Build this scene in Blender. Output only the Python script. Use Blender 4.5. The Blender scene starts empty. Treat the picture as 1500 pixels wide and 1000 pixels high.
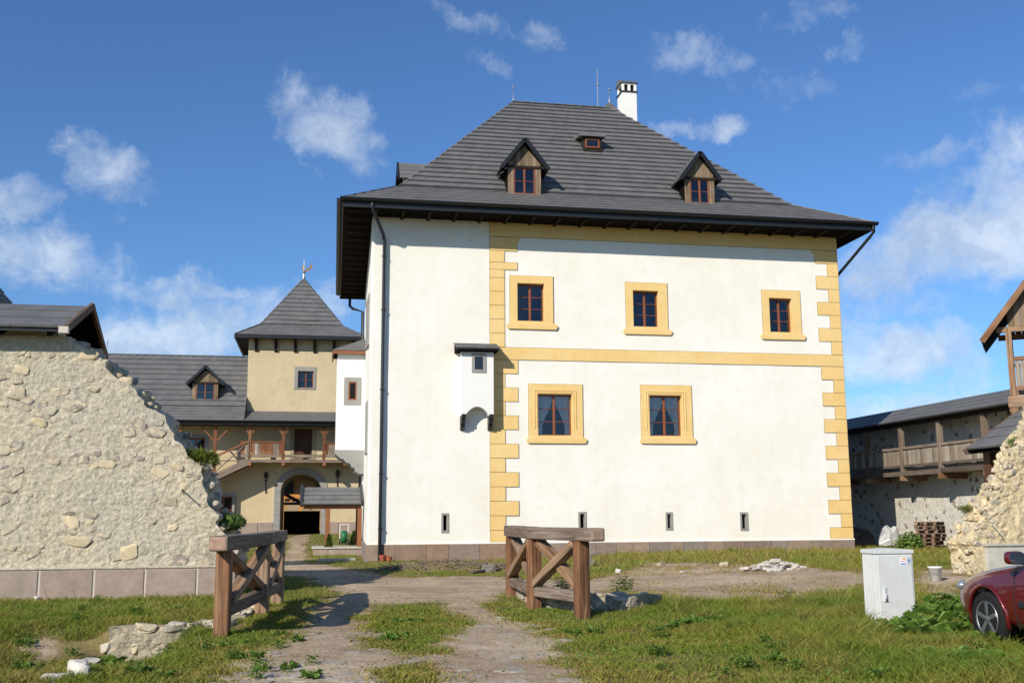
import bpy, bmesh, math, random
import numpy as np
from mathutils import Vector, Matrix, noise as mnoise
from math import sin, cos, pi, radians, atan, atan2, sqrt

random.seed(7); rng = np.random.default_rng(7)
SC = bpy.context.scene
COL = SC.collection

# ------------------------------------------------------------------ camera
FPX, CAMH, TILT, ROLL, YAW = 1532.0, 1.55, atan(255 / 1532.0), -0.006, radians(-10.45)
cam = bpy.data.objects.new('camera', bpy.data.cameras.new('camera')); COL.objects.link(cam)
cam.data.sensor_width = 36.0; cam.data.lens = FPX / 1500 * 36; cam.data.clip_end = 5000; cam.data.clip_start = 0.1
CR = (Matrix.Rotation(YAW, 3, 'Z') @ Matrix.Rotation(pi / 2 + TILT, 3, 'X') @ Matrix.Rotation(ROLL, 3, 'Z'))
cam.matrix_world = Matrix.Translation((0, 0, CAMH)) @ CR.to_4x4()
SC.camera = cam
SC.render.resolution_x, SC.render.resolution_y = 1024, 682

# ------------------------------------------------------------------ sun, exposure
SUN = Vector((1.0, 1.0, -0.80)).normalized()          # the way the light travels
sl = bpy.data.lights.new('sun', 'SUN'); sl.energy = 4.4; sl.angle = radians(0.5); sl.color = (1.0, 0.925, 0.80)
so = bpy.data.objects.new('sun', sl); COL.objects.link(so)
so.rotation_euler = SUN.to_track_quat('-Z', 'Y').to_euler(); so.location = (-30, -30, 40)
SC.view_settings.view_transform = 'Standard'; SC.view_settings.look = 'None'
SC.view_settings.gamma = 1.0; SC.view_settings.exposure = 0.30; SC.view_settings.use_curve_mapping = False
SC.cycles.max_bounces = 6; SC.cycles.transparent_max_bounces = 12
SC.cycles.use_denoising = True

def ray(px, py):
    return CR @ Vector(((px - 750) / FPX, -(py - 500) / FPX, -1.0))

def nd(t, typ, ins=None, **at):
    n = t.nodes.new(typ)
    for k, v in at.items(): setattr(n, k, v)
    for k, v in (ins or {}).items():
        s = n.inputs[k]
        if isinstance(v, bpy.types.NodeSocket): t.links.new(v, s)
        else: s.default_value = v
    return n
def mth(t, op, a, b=0.0, c=None, clamp=False):
    d = {0: a, 1: b}
    if c is not None: d[2] = c
    return nd(t, 'ShaderNodeMath', d, operation=op, use_clamp=clamp).outputs[0]
def ramp(t, fac, stops):
    n = nd(t, 'ShaderNodeValToRGB', {0: fac}); e = n.color_ramp.elements
    while len(e) < len(stops): e.new(0.5)
    for el, (p, c) in zip(e, stops):
        el.position = p; el.color = (*c, 1) if len(c) == 3 else c
    return n.outputs[0]
def g3(v): return (v, v, v)
def mixc(t, fac, a, b, mode='MIX'):
    n = nd(t, 'ShaderNodeMix', data_type='RGBA', blend_type=mode)
    for k, v in ((0, fac), (6, a), (7, b)):
        if isinstance(v, bpy.types.NodeSocket): t.links.new(v, n.inputs[k])
        else: n.inputs[k].default_value = v if not isinstance(v, tuple) or len(v) == 4 else (*v, 1)
    return n.outputs[2]
def nz(t, vec, scale, detail=4, rough=0.55, dist=0.0):
    d = {'Scale': scale, 'Detail': detail, 'Roughness': rough, 'Distortion': dist}
    if vec is not None: d['Vector'] = vec
    return nd(t, 'ShaderNodeTexNoise', d).outputs['Fac']

# ------------------------------------------------------------------ world: sky with clouds
wd = bpy.data.worlds.new('World'); SC.world = wd; wd.use_nodes = True
t = wd.node_tree; t.nodes.clear()
out = nd(t, 'ShaderNodeOutputWorld'); bg = nd(t, 'ShaderNodeBackground')
t.links.new(bg.outputs[0], out.inputs[0])
sky = nd(t, 'ShaderNodeTexSky', sky_type='NISHITA', sun_disc=False)
sky.sun_elevation = math.asin(-SUN.z); sky.sun_rotation = atan2(-SUN.x, -SUN.y)
sky.altitude = 300; sky.air_density = 1.0; sky.dust_density = 0.35; sky.ozone_density = 2.0
geo = nd(t, 'ShaderNodeTexCoord').outputs['Generated']
dirn = nd(t, 'ShaderNodeVectorMath', {0: geo}, operation='NORMALIZE').outputs[0]
n1 = nd(t, 'ShaderNodeTexNoise', {'Vector': dirn, 'Scale': 11.0, 'Detail': 8.0, 'Roughness': 0.66})
off = nd(t, 'ShaderNodeVectorMath', {0: n1.outputs['Color'], 1: (0.5, 0.5, 0.5)}, operation='SUBTRACT').outputs[0]
off = nd(t, 'ShaderNodeVectorMath', {0: off, 'Scale': 0.11}, operation='SCALE').outputs[0]
dd = nd(t, 'ShaderNodeVectorMath', {0: dirn, 1: off}, operation='ADD').outputs[0]
# clouds: place in the picture (x, y), half width, half height, weight, tilt in degrees
CL = [(490, 195, 78, 48, .95, 20), (430, 150, 40, 60, .7, 10), (165, 262, 55, 44, .9, 25), (135, 225, 40, 30, .7, 20), (20, 278, 55, 35, .95, 5),
      (45, 375, 120, 55, 1.0, 8), (290, 418, 120, 26, .9, -2), (410, 440, 110, 40, .9, 0), (260, 500, 190, 45, 1.0, -3), (330, 465, 150, 40, .9, 0),
      (690, 28, 60, 24, .62, 15), (780, 42, 35, 22, .66, 0), (1020, 75, 70, 34, .62, 10), (690, 92, 34, 16, .5, 10),
      (1150, 130, 110, 24, .35, 15), (995, 188, 48, 17, .72, 5), (1060, 186, 36, 22, .85, 0), (1235, 60, 35, 18, .45, -30), (1180, 15, 60, 18, .45, 0), (1460, 130, 60, 20, .4, 0),
      (1400, 355, 160, 60, 1.35, -14), (1480, 280, 70, 70, 1.0, -30), (1300, 380, 80, 30, .75, -5), (1470, 210, 45, 40, .7, -30), (1350, 245, 45, 22, .5, 5), (1400, 290, 60, 24, .6, 0),
      (1295, 445, 100, 22, .75, 4), (1250, 490, 50, 45, 1.0, 0), (1330, 515, 100, 42, 1.35, 4), (1420, 548, 50, 30, .8, 0), (1320, 594, 140, 28, 1.1, -3)]
tot = None
for (x, y, wx, wy, wt, tl) in CL:
    c = ray(x, y).normalized(); a = (ray(x + 10, y) - ray(x - 10, y)); b = (ray(x, y - 10) - ray(x, y + 10))
    a = (a - c * a.dot(c)).normalized(); b = (b - c * b.dot(c)).normalized(); k = radians(-tl)
    a, b = a * cos(k) + b * sin(k), b * cos(k) - a * sin(k)
    a *= FPX / (wx * 1.3); b *= FPX / (wy * 1.3)
    # one rotated, scaled frame: the third axis keeps the far side of the sphere out
    q = nd(t, 'ShaderNodeVectorMath', {0: dd, 1: tuple(c)}, operation='SUBTRACT').outputs[0]
    px_ = nd(t, 'ShaderNodeVectorMath', {0: q, 1: tuple(a)}, operation='DOT_PRODUCT').outputs['Value']
    py_ = nd(t, 'ShaderNodeVectorMath', {0: q, 1: tuple(b)}, operation='DOT_PRODUCT').outputs['Value']
    pz_ = nd(t, 'ShaderNodeVectorMath', {0: q, 1: tuple(c * 2.0)}, operation='DOT_PRODUCT').outputs['Value']
    r2 = mth(t, 'MULTIPLY_ADD', px_, px_, mth(t, 'MULTIPLY_ADD', py_, py_, mth(t, 'MULTIPLY', pz_, pz_)))
    g = mth(t, 'MULTIPLY', mth(t, 'SUBTRACT', 1.0, r2, clamp=True), wt)
    tot = g if tot is None else mth(t, 'MAXIMUM', tot, g)
# the rest of the sky carries the same fair-weather clouds
view = (ray(750, 400)).normalized()
away = nd(t, 'ShaderNodeMapRange', {0: nd(t, 'ShaderNodeVectorMath', {0: dirn, 1: tuple(view)}, operation='DOT_PRODUCT').outputs['Value'], 1: 0.80, 2: 0.70, 3: 0.0, 4: 1.0}).outputs[0]
gen = nd(t, 'ShaderNodeMapRange', {0: nz(t, dd, 3.2, 3), 1: 0.56, 2: 0.72, 3: 0.0, 4: 0.9}).outputs[0]
tot = mth(t, 'MAXIMUM', tot, mth(t, 'MULTIPLY', gen, away))
fine = nz(t, dirn, 26.0, 8, 0.66, 0.3)
dens = mth(t, 'ADD', mth(t, 'MULTIPLY', tot, 1.25), mth(t, 'MULTIPLY', mth(t, 'SUBTRACT', fine, 0.55), 2.1))
dens = mth(t, 'MULTIPLY', dens, nd(t, 'ShaderNodeMapRange', {0: tot, 1: 0.0, 2: 0.25}).outputs[0])
mask = nd(t, 'ShaderNodeMapRange', {0: dens, 1: 0.10, 2: 1.6, 3: 0.0, 4: 0.72}, interpolation_type='SMOOTHSTEP').outputs[0]
lit = nd(t, 'ShaderNodeMapRange', {0: nz(t, dd, 16.0, 5, .6), 1: 0.35, 2: 0.62, 3: 0.0, 4: 1.0}).outputs[0]
cloudc = mixc(t, lit, (5.0, 5.9, 7.4), (8.3, 9.0, 9.8))
skyc = mixc(t, 1.0, sky.outputs[0], (0.63, 0.95, 1.33), 'MULTIPLY')
t.links.new(mixc(t, mask, skyc, cloudc), bg.inputs[0])
bg.inputs[1].default_value = 0.083
wd.cycles.sampling_method = 'MANUAL'; wd.cycles.sample_map_resolution = 512

# ------------------------------------------------------------------ helpers
class MB:
    def __init__(s): s.v = []; s.f = []; s.uv = []; s.mi = []
    def add(s, pts, faces, uvs=None, mi=0):
        b = len(s.v); s.v += [tuple(p) for p in pts]
        for i, f in enumerate(faces):
            s.f.append([b + k for k in f]); s.mi.append(mi)
            s.uv.append(uvs[i] if uvs else [(0, 0)] * len(f))
    def quad(s, a, b, c, d, mi=0): s.add([a, b, c, d], [(0, 1, 2, 3)], None, mi)
    def poly(s, pts, mi=0): s.add(pts, [tuple(range(len(pts)))], None, mi)
    def box(s, a, b, mi=0):
        (x0, y0, z0), (x1, y1, z1) = a, b
        d = [abs(x1 - x0), abs(y1 - y0), abs(z1 - z0)]; k = d.index(max(d))
        mid = [(x0 + x1) / 2, (y0 + y1) / 2, (z0 + z1) / 2]; p, q = mid[:], mid[:]
        p[k] = (a, b)[0][k]; q[k] = b[k]
        o = [i for i in range(3) if i != k]
        e1 = Vector((0, 0, 0)); e2 = Vector((0, 0, 0)); e1[o[0]] = d[o[0]] / 2; e2[o[1]] = d[o[1]] / 2
        s._bar(Vector(p), Vector(q), e1, e2, mi)
    def _bar(s, p, q, e1, e2, mi=0, e1b=None, e2b=None):
        L = (q - p).length; w1 = e1.length * 2; w2 = e2.length * 2; r = random.random() * 9
        f1 = e1b if e1b is not None else e1; f2 = e2b if e2b is not None else e2
        pts = [p - e1 - e2, p + e1 - e2, p + e1 + e2, p - e1 + e2, q - f1 - f2, q + f1 - f2, q + f1 + f2, q - f1 + f2]
        fs = [(0, 1, 5, 4), (1, 2, 6, 5), (2, 3, 7, 6), (3, 0, 4, 7), (3, 2, 1, 0), (4, 5, 6, 7)]
        uv = []; o = r
        for w in (w1, w2, w1, w2):
            uv.append([(r, o), (r, o + w), (r + L, o + w), (r + L, o)]); o += w
        uv.append([(r, 0), (r + .02, w1), (r + .02, w1), (r, 0)]); uv.append([(r, 0), (r, w1), (r + .02, w1), (r + .02, 0)])
        s.add(pts, fs, uv, mi)
    def beam(s, p, q, w, h, up=(0, 0, 1), mi=0, taper=1.0):
        p = Vector(p); q = Vector(q); d = (q - p).normalized(); up = Vector(up)
        if abs(d.dot(up)) > .95: up = Vector((0, 1, 0)) if abs(d.z) > .9 else Vector((0, 0, 1))
        sd = d.cross(up).normalized(); u2 = sd.cross(d).normalized()
        s._bar(p, q, sd * (w / 2), u2 * (h / 2), mi, sd * (w / 2 * taper), u2 * (h / 2 * taper))
    def tube(s, pts, r, n=8, mi=0):
        pts = [Vector(p) for p in pts]; rings = []
        for i, p in enumerate(pts):
            d = (pts[min(i + 1, len(pts) - 1)] - pts[max(i - 1, 0)]).normalized()
            up = Vector((0, 0, 1)) if abs(d.z) < .9 else Vector((1, 0, 0))
            a = d.cross(up).normalized(); b = a.cross(d); rr = r[i] if isinstance(r, (list, tuple)) else r
            rings.append([p + (a * cos(2 * pi * k / n) + b * sin(2 * pi * k / n)) * rr for k in range(n)])
        P = [q for R in rings for q in R]; F = []
        for i in range(len(rings) - 1):
            for k in range(n):
                F.append((i * n + k, i * n + (k + 1) % n, (i + 1) * n + (k + 1) % n, (i + 1) * n + k))
        F.append(tuple(range(n))[::-1]); F.append(tuple((len(rings) - 1) * n + k for k in range(n)))
        s.add(P, F, None, mi)
    def lathe(s, c, prof, n=16, axis='z', mi=0):
        P = []; F = []; c = Vector(c)
        for r, h in prof:
            for k in range(n):
                a = 2 * pi * k / n
                v = {'z': (r * cos(a), r * sin(a), h), 'x': (h, r * cos(a), r * sin(a)), 'y': (r * cos(a), h, r * sin(a))}[axis]
                P.append(c + Vector(v))
        for i in range(len(prof) - 1):
            for k in range(n): F.append((i * n + k, i * n + (k + 1) % n, (i + 1) * n + (k + 1) % n, (i + 1) * n + k))
        F.append(tuple(range(n))[::-1]); F.append(tuple((len(prof) - 1) * n + k for k in range(n)))
        s.add(P, F, None, mi)
    def prism(s, poly, ext, mi=0):
        poly = [Vector(p) for p in poly]; ext = Vector(ext); n = len(poly)
        P = poly + [p + ext for p in poly]
        F = [tuple(range(n))[::-1], tuple(range(n, 2 * n))] + [(i, (i + 1) % n, n + (i + 1) % n, n + i) for i in range(n)]
        s.add(P, F, None, mi)
    def build(s, name, mat, parent=None, smooth=False, bevel=0.0, fix=True, kind=None, loc=None):
        me = bpy.data.meshes.new(name)
        o0 = parent_base(parent) if loc is None else Vector(loc)
        me.from_pydata([tuple(Vector(p) - o0) for p in s.v], [], s.f)
        for m in (mat if isinstance(mat, (list, tuple)) else [mat]): me.materials.append(m)
        uvl = me.uv_layers.new(name='UVMap')
        flat = [c for f in s.uv for q in f for c in q]
        if len(flat) == len(uvl.data) * 2: uvl.data.foreach_set('uv', flat)
        me.polygons.foreach_set('material_index', s.mi)
        if fix:
            bm = bmesh.new(); bm.from_mesh(me); bmesh.ops.recalc_face_normals(bm, faces=bm.faces); bm.to_mesh(me); bm.free()
        if smooth: me.polygons.foreach_set('use_smooth', [True] * len(me.polygons))
        me.update()
        o = link(name, me, parent)
        if loc is not None: o.location = Vector(loc) - parent_base(parent)
        if bevel:
            m = o.modifiers.new('bevel', 'BEVEL'); m.width = bevel; m.segments = 2; m.limit_method = 'ANGLE'; m.angle_limit = radians(40)
        if kind: o['kind'] = kind
        return o
BASE = {}
def parent_base(p): return Vector((0, 0, 0)) if p is None else BASE[p.name]
def link(name, data, parent=None):
    o = bpy.data.objects.new(name, data); COL.objects.link(o)
    BASE[o.name] = parent_base(parent).copy()
    if parent is not None: o.parent = parent
    return o
def copy_part(src, parent, loc, rot=None, scale=None):
    c = src.copy(); COL.objects.link(c); BASE[c.name] = parent_base(parent).copy(); c.parent = parent
    c.location = Vector(loc) - parent_base(parent)
    if rot is not None: c.rotation_euler = rot
    if scale is not None: c.scale = scale
    return c
def tag(o, label, cat, group=None, kind=None):
    o['label'] = label; o['category'] = cat
    if group: o['group'] = group
    if kind: o['kind'] = kind
    return o
def thing(name, label, cat, base, group=None):
    o = bpy.data.objects.new(name, None); COL.objects.link(o); o.location = base; o.empty_display_size = 0.3
    BASE[o.name] = Vector(base); return tag(o, label, cat, group)
def onv(px, py, v):
    r = ray(px, py); k = v / r.y; return r.x * k, CAMH + r.z * k
def onu(px, py, u):
    r = ray(px, py); k = u / r.x; return r.y * k, CAMH + r.z * k
def onz(px, py, z=0.0):
    r = ray(px, py); k = (z - CAMH) / r.z; return r.x * k, r.y * k
def ss(a, b, x):
    q = np.clip((np.asarray(x, float) - a) / (b - a), 0, 1); return q * q * (3 - 2 * q)
def lat(ix, iy, sd):
    h = (ix * 374761393 + iy * 668265263 + sd * 1442695041).astype(np.int64) & 0xffffffff
    h = ((h ^ (h >> 13)) * 1274126177) & 0xffffffff
    return ((h ^ (h >> 16)) & 0xffff) / 65535.0
def vn(x, y, sc=1.0, sd=0):
    x = np.asarray(x, float) * sc; y = np.asarray(y, float) * sc
    ix = np.floor(x).astype(np.int64); iy = np.floor(y).astype(np.int64); fx = x - ix; fy = y - iy
    fx = fx * fx * (3 - 2 * fx); fy = fy * fy * (3 - 2 * fy)
    a = lat(ix, iy, sd); b = lat(ix + 1, iy, sd); c = lat(ix, iy + 1, sd); d = lat(ix + 1, iy + 1, sd)
    return (a * (1 - fx) + b * fx) * (1 - fy) + (c * (1 - fx) + d * fx) * fy
def fbm(x, y, sc=1.0, sd=0, n=4):
    r = 0; a = .5
    for i in range(n): r = r + a * vn(x, y, sc * 2 ** i, sd + 17 * i); a *= .5
    return r / (1 - .5 ** n)

# ------------------------------------------------------------------ materials
def mat(name, fn, rough=0.8, spec=0.3, metal=0.0):
    m = bpy.data.materials.new(name); m.use_nodes = True; t = m.node_tree
    p = t.nodes['Principled BSDF']; p.inputs['Roughness'].default_value = rough; p.inputs['Specular IOR Level'].default_value = spec
    p.inputs['Metallic'].default_value = metal
    if isinstance(fn, tuple): p.inputs['Base Color'].default_value = (*fn, 1)
    else: fn(t, p)
    return m
def wpos(t): return nd(t, 'ShaderNodeNewGeometry').outputs['Position']
def bump(t, p, h, s=0.4, d=0.02):
    t.links.new(nd(t, 'ShaderNodeBump', {'Strength': s, 'Distance': d, 'Height': h}).outputs[0], p.inputs['Normal'])
def plaster(c1, c2, c3, bs=0.35, sc=1.0):
    def fn(t, p):
        w = wpos(t)
        a = nz(t, w, .55 * sc, 5, .6); b = nz(t, w, 2.6 * sc, 6, .62); c = nz(t, w, 14 * sc, 5, .6)
        col = mixc(t, nd(t, 'ShaderNodeMapRange', {0: a, 1: .38, 2: .66}).outputs[0], c1, c2)
        col = mixc(t, nd(t, 'ShaderNodeMapRange', {0: b, 1: .50, 2: .78, 4: .55}).outputs[0], col, c3)
        # rain streaks run down the wall
        st = nz(t, nd(t, 'ShaderNodeMapping', {0: w, 'Scale': (1.6, 1.6, .09)}).outputs[0], 2.2, 5, .62)
        col = mixc(t, nd(t, 'ShaderNodeMapRange', {0: st, 1: .50, 2: .78, 4: .30}).outputs[0], col, c3)
        t.links.new(col, p.inputs['Base Color'])
        bump(t, p, mth(t, 'ADD', mth(t, 'MULTIPLY', b, .6), mth(t, 'MULTIPLY', c, .25)), bs, .03)
    return fn
def tinted(cols, sc=6.0, bs=.4, bd=.01, var=.35, smear=None):
    """per-object tone from cols, mottled"""
    def fn(t, p):
        oi = nd(t, 'ShaderNodeObjectInfo'); w = wpos(t)
        col = ramp(t, oi.outputs['Random'], [(i / max(1, len(cols) - 1), c) for i, c in enumerate(cols)])
        a = nz(t, w, sc, 6, .65); b = nz(t, w, sc * 5, 4, .6)
        f = mth(t, 'ADD', mth(t, 'MULTIPLY', a, .7), mth(t, 'MULTIPLY', b, .3))
        k = nd(t, 'ShaderNodeMapRange', {0: f, 1: .3, 2: .7, 3: 1 - var, 4: 1 + var}).outputs[0]
        if smear: col = mixc(t, nd(t, 'ShaderNodeMapRange', {0: nz(t, w, 8.5, 5, .7, .6), 1: .44, 2: .58}).outputs[0], col, smear)
        t.links.new(mixc(t, 1.0, col, nd(t, 'ShaderNodeCombineColor', {0: k, 1: k, 2: k}).outputs[0], 'MULTIPLY'), p.inputs['Base Color'])
        bump(t, p, f, bs, bd)
    return fn
def wood(cols, crack=.55):
    def fn(t, p):
        uv = nd(t, 'ShaderNodeUVMap').outputs[0]; oi = nd(t, 'ShaderNodeObjectInfo'); w = wpos(t)
        g = nz(t, nd(t, 'ShaderNodeMapping', {0: uv, 'Scale': (1.3, 30, 1)}).outputs[0], 1.0, 6, .65, .4)
        lo = nz(t, nd(t, 'ShaderNodeMapping', {0: uv, 'Scale': (.7, 4, 1)}).outputs[0], 1.0, 3, .5)
        blo = nz(t, w, 2.2, 4, .6)
        v = mth(t, 'ADD', mth(t, 'MULTIPLY', oi.outputs['Random'], .45), mth(t, 'ADD', mth(t, 'MULTIPLY', lo, .45), mth(t, 'MULTIPLY', blo, .35)))
        col = ramp(t, nd(t, 'ShaderNodeMapRange', {0: v, 1: .28, 2: .95}).outputs[0], [(i / (len(cols) - 1), c) for i, c in enumerate(cols)])
        k = nd(t, 'ShaderNodeMapRange', {0: g, 1: .3, 2: .62, 3: crack, 4: 1.15}).outputs[0]
        t.links.new(mixc(t, 1.0, col, nd(t, 'ShaderNodeCombineColor', {0: k, 1: k, 2: k}).outputs[0], 'MULTIPLY'), p.inputs['Base Color'])
        bump(t, p, g, .6, .006)
    return fn
def rubble(cream, cream2, grey, bs=.9):
    def fn(t, p):
        w = wpos(t); a = nz(t, w, .8, 5, .6); b = nz(t, w, 3.4, 7, .66, .3); c = nz(t, w, 13, 6, .65, .5)
        vo = nd(t, 'ShaderNodeTexVoronoi', {'Vector': nd(t, 'ShaderNodeVectorMath', {0: w, 1: nd(t, 'ShaderNodeVectorMath', {0: nd(t, 'ShaderNodeTexNoise', {'Vector': w, 'Scale': 4.0, 'Detail': 3.0}).outputs['Color'], 'Scale': .28}, operation='SCALE').outputs[0]}, operation='ADD').outputs[0], 'Scale': 3.1}, feature='F1').outputs
        col = mixc(t, nd(t, 'ShaderNodeMapRange', {0: a, 1: .36, 2: .64}).outputs[0], cream, cream2)
        sp = mth(t, 'MULTIPLY', nd(t, 'ShaderNodeMapRange', {0: vo['Distance'], 1: .26, 2: .12}).outputs[0], nd(t, 'ShaderNodeMapRange', {0: b, 1: .46, 2: .60}).outputs[0])
        col = mixc(t, mth(t, 'MULTIPLY', sp, .5), col, grey)
        k = nd(t, 'ShaderNodeMapRange', {0: c, 1: .32, 2: .60, 3: .66, 4: 1.1}).outputs[0]
        t.links.new(mixc(t, 1.0, col, nd(t, 'ShaderNodeCombineColor', {0: k, 1: k, 2: k}).outputs[0], 'MULTIPLY'), p.inputs['Base Color'])
        h = mth(t, 'ADD', mth(t, 'MULTIPLY', b, 1.0), mth(t, 'MULTIPLY', c, .6))
        bump(t, p, h, bs, .11)
    return fn
M = {}
M['plaster'] = mat('lime_plaster', plaster((.765, .74, .655), (.80, .79, .745), (.72, .665, .54), .5), .9, .2)
M['white'] = mat('white_plaster', plaster((.76, .75, .72), (.78, .77, .74), (.72, .69, .61), .25), .9, .2)
M['ochre'] = mat('ochre_paint', plaster((.73, .505, .20), (.77, .56, .26), (.66, .43, .155), .3, 1.6), .9, .2)
M['line'] = mat('grey_paint_line', (.30, .26, .17), .9)
M['surr'] = mat('grey_stone_surround', plaster((.27, .265, .25), (.32, .31, .29), (.20, .195, .18), .4, 3), .85)
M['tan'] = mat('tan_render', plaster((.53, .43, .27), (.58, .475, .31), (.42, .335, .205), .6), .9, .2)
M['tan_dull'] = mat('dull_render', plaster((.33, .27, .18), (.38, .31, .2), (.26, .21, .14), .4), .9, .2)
M['plinth'] = mat('plinth_stone', tinted([(.20, .155, .125), (.27, .18, .125), (.22, .19, .165), (.29, .215, .16), (.19, .16, .14)], 5, .35, .012, .25), .85)
M['plinth2'] = mat('pale_plinth_stone', tinted([(.30, .23, .185), (.34, .27, .22), (.29, .235, .20)], 4, .5, .02, .22), .85)
M['plinth3'] = mat('grey_plinth_stone', tinted([(.42, .40, .34), (.46, .44, .38)], 3, .4, .015, .2), .85)
def shing(t, p):
    oi = nd(t, 'ShaderNodeObjectInfo'); w = wpos(t); uv = nd(t, 'ShaderNodeUVMap').outputs[0]
    sx = nd(t, 'ShaderNodeSeparateXYZ', {0: uv}).outputs
    rn = nd(t, 'ShaderNodeTexWhiteNoise', {'W': mth(t, 'FLOOR', mth(t, 'ADD', sx[0], mth(t, 'MULTIPLY', oi.outputs['Random'], 400)))}, noise_dimensions='1D').outputs['Value']
    a = nz(t, w, 1.1, 4, .6); b = nz(t, nd(t, 'ShaderNodeMapping', {0: uv, 'Scale': (9, .8, 1)}).outputs[0], 2.0, 4, .6)
    k = mth(t, 'ADD', mth(t, 'ADD', mth(t, 'MULTIPLY', rn, .16), mth(t, 'MULTIPLY', b, .28)), mth(t, 'MULTIPLY', a, .55))
    t.links.new(ramp(t, nd(t, 'ShaderNodeMapRange', {0: k, 1: .3, 2: .75}).outputs[0], [(0, (.108, .107, .107)), (.5, (.14, .138, .138)), (1, (.178, .174, .17))]), p.inputs['Base Color'])
    bump(t, p, b, .35, .006)
M['shingle'] = mat('dark_shingle', shing, .62, .35)
M['roofbody'] = mat('roof_underlay', (.02, .019, .018), .9)
M['gutter'] = mat('black_gutter', (.012, .013, .016), .45, .4)
M['pipe'] = mat('graphite_pipe', (.032, .036, .045), .45, .4)
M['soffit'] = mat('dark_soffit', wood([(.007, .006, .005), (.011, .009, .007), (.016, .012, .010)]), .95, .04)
M['rafter'] = mat('dark_rafter', wood([(.026, .022, .018), (.034, .028, .022), (.045, .036, .029)]), .95, .04)
M['rail'] = mat('brown_weathered_timber', wood([(.10, .045, .023), (.24, .115, .056), (.33, .20, .115), (.33, .25, .18)], .2), .8)
M['railtop'] = mat('grey_weathered_timber', wood([(.12, .075, .05), (.21, .155, .115), (.29, .235, .19)], .25), .85)
M['endgrain'] = mat('pale_end_grain', tinted([(.36, .235, .17), (.33, .22, .16)], 14, .6, .01, .35), .9)
M['redwood'] = mat('red_brown_timber', wood([(.13, .045, .018), (.22, .085, .034), (.30, .14, .065)]), .7)
M['board'] = mat('grey_brown_boards', wood([(.14, .095, .065), (.25, .20, .15), (.35, .30, .245), (.46, .415, .36)], .5), .85)
M['deckboard'] = mat('dark_grey_timber', wood([(.075, .056, .042), (.13, .10, .078), (.19, .155, .12)], .5), .85)
M['gable'] = mat('dormer_boards', wood([(.13, .085, .05), (.26, .185, .115), (.40, .31, .22)], .3), .85)
M['sash'] = mat('red_brown_frame_paint', wood([(.16, .048, .02), (.22, .066, .027), (.27, .085, .035)], .8), .5, .4)
M['door'] = mat('brown_door', wood([(.075, .03, .013), (.10, .042, .02)], .6), .6)
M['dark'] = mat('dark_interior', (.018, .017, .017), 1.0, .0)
M['curtain'] = mat('cream_curtain', (.78, .75, .68), .9)
M['iron'] = mat('black_iron', (.01, .01, .011), .5, .5)
M['zinc'] = mat('zinc_rod', (.35, .36, .38), .4, .5, .7)
M['gilt'] = mat('copper_vane', (.33, .19, .09), .5, .5, .4)
def glassf(t, p):
    o = t.nodes['Material Output']
    gl = nd(t, 'ShaderNodeBsdfGlossy', {'Color': (.9, .93, 1, 1), 'Roughness': .03}); tr = nd(t, 'ShaderNodeBsdfTransparent', {'Color': (.88, .9, .92, 1)})
    f = nd(t, 'ShaderNodeFresnel', {'IOR': 1.5}).outputs[0]
    w = nz(t, wpos(t), 1.5, 2, .5); b = nd(t, 'ShaderNodeBump', {'Strength': .06, 'Distance': .03, 'Height': w}).outputs[0]
    t.links.new(b, gl.inputs['Normal'])
    t.links.new(nd(t, 'ShaderNodeMixShader', {0: f, 1: tr.outputs[0], 2: gl.outputs[0]}).outputs[0], o.inputs[0])
M['glass'] = mat('window_glass', glassf)
M['rub'] = mat('rubble_wall', rubble((.575, .50, .365), (.505, .46, .36), (.31, .265, .22), .62), .95, .15)
M['rub2'] = mat('plastered_ruin', rubble((.58, .47, .29), (.55, .455, .295), (.42, .36, .24), .5), .95, .15)
M['rubw'] = mat('white_rubble_wall', rubble((.66, .63, .56), (.60, .57, .50), (.40, .36, .31), .7), .95, .15)
M['stone'] = mat('field_stone', tinted([(.27, .23, .19), (.36, .31, .24), (.31, .295, .27), (.41, .34, .24), (.28, .24, .225), (.38, .32, .235), (.16, .14, .125)], 7, .6, .02, .35, (.56, .475, .33)), .9)
M['stoned'] = mat('dark_field_stone', tinted([(.20, .175, .155), (.26, .22, .19), (.23, .205, .19), (.30, .25, .195), (.22, .175, .14)], 7, .5, .02, .3), .9)
M['stonec'] = mat('cream_stone', tinted([(.60, .50, .33), (.52, .44, .30), (.43, .39, .31), (.58, .48, .31), (.47, .39, .26)], 6, .6, .02, .3), .9)
M['cobble'] = mat('flat_path_stone', tinted([(.34, .295, .23), (.37, .33, .27), (.40, .345, .27), (.30, .265, .22)], 6, .5, .012, .25), .9)
M['whiterock'] = mat('white_rock', tinted([(.56, .53, .48), (.44, .41, .37)], 8, .5, .02, .25), .9)
M['mortar'] = mat('white_mortar', (.55, .50, .43), .95)
def attrcol(t, p):
    a = nd(t, 'ShaderNodeAttribute', attribute_name='col').outputs['Color']
    t.links.new(a, p.inputs['Base Color'])
    p.inputs['Subsurface Weight'].default_value = 0.0
    o = t.nodes['Material Output']
    tl = nd(t, 'ShaderNodeBsdfTranslucent', {'Color': a})
    t.links.new(nd(t, 'ShaderNodeMixShader', {0: .28, 1: p.outputs[0], 2: tl.outputs[0]}).outputs[0], o.inputs[0])
M['grass'] = mat('grass_blade', attrcol, .65, .25)
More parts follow.
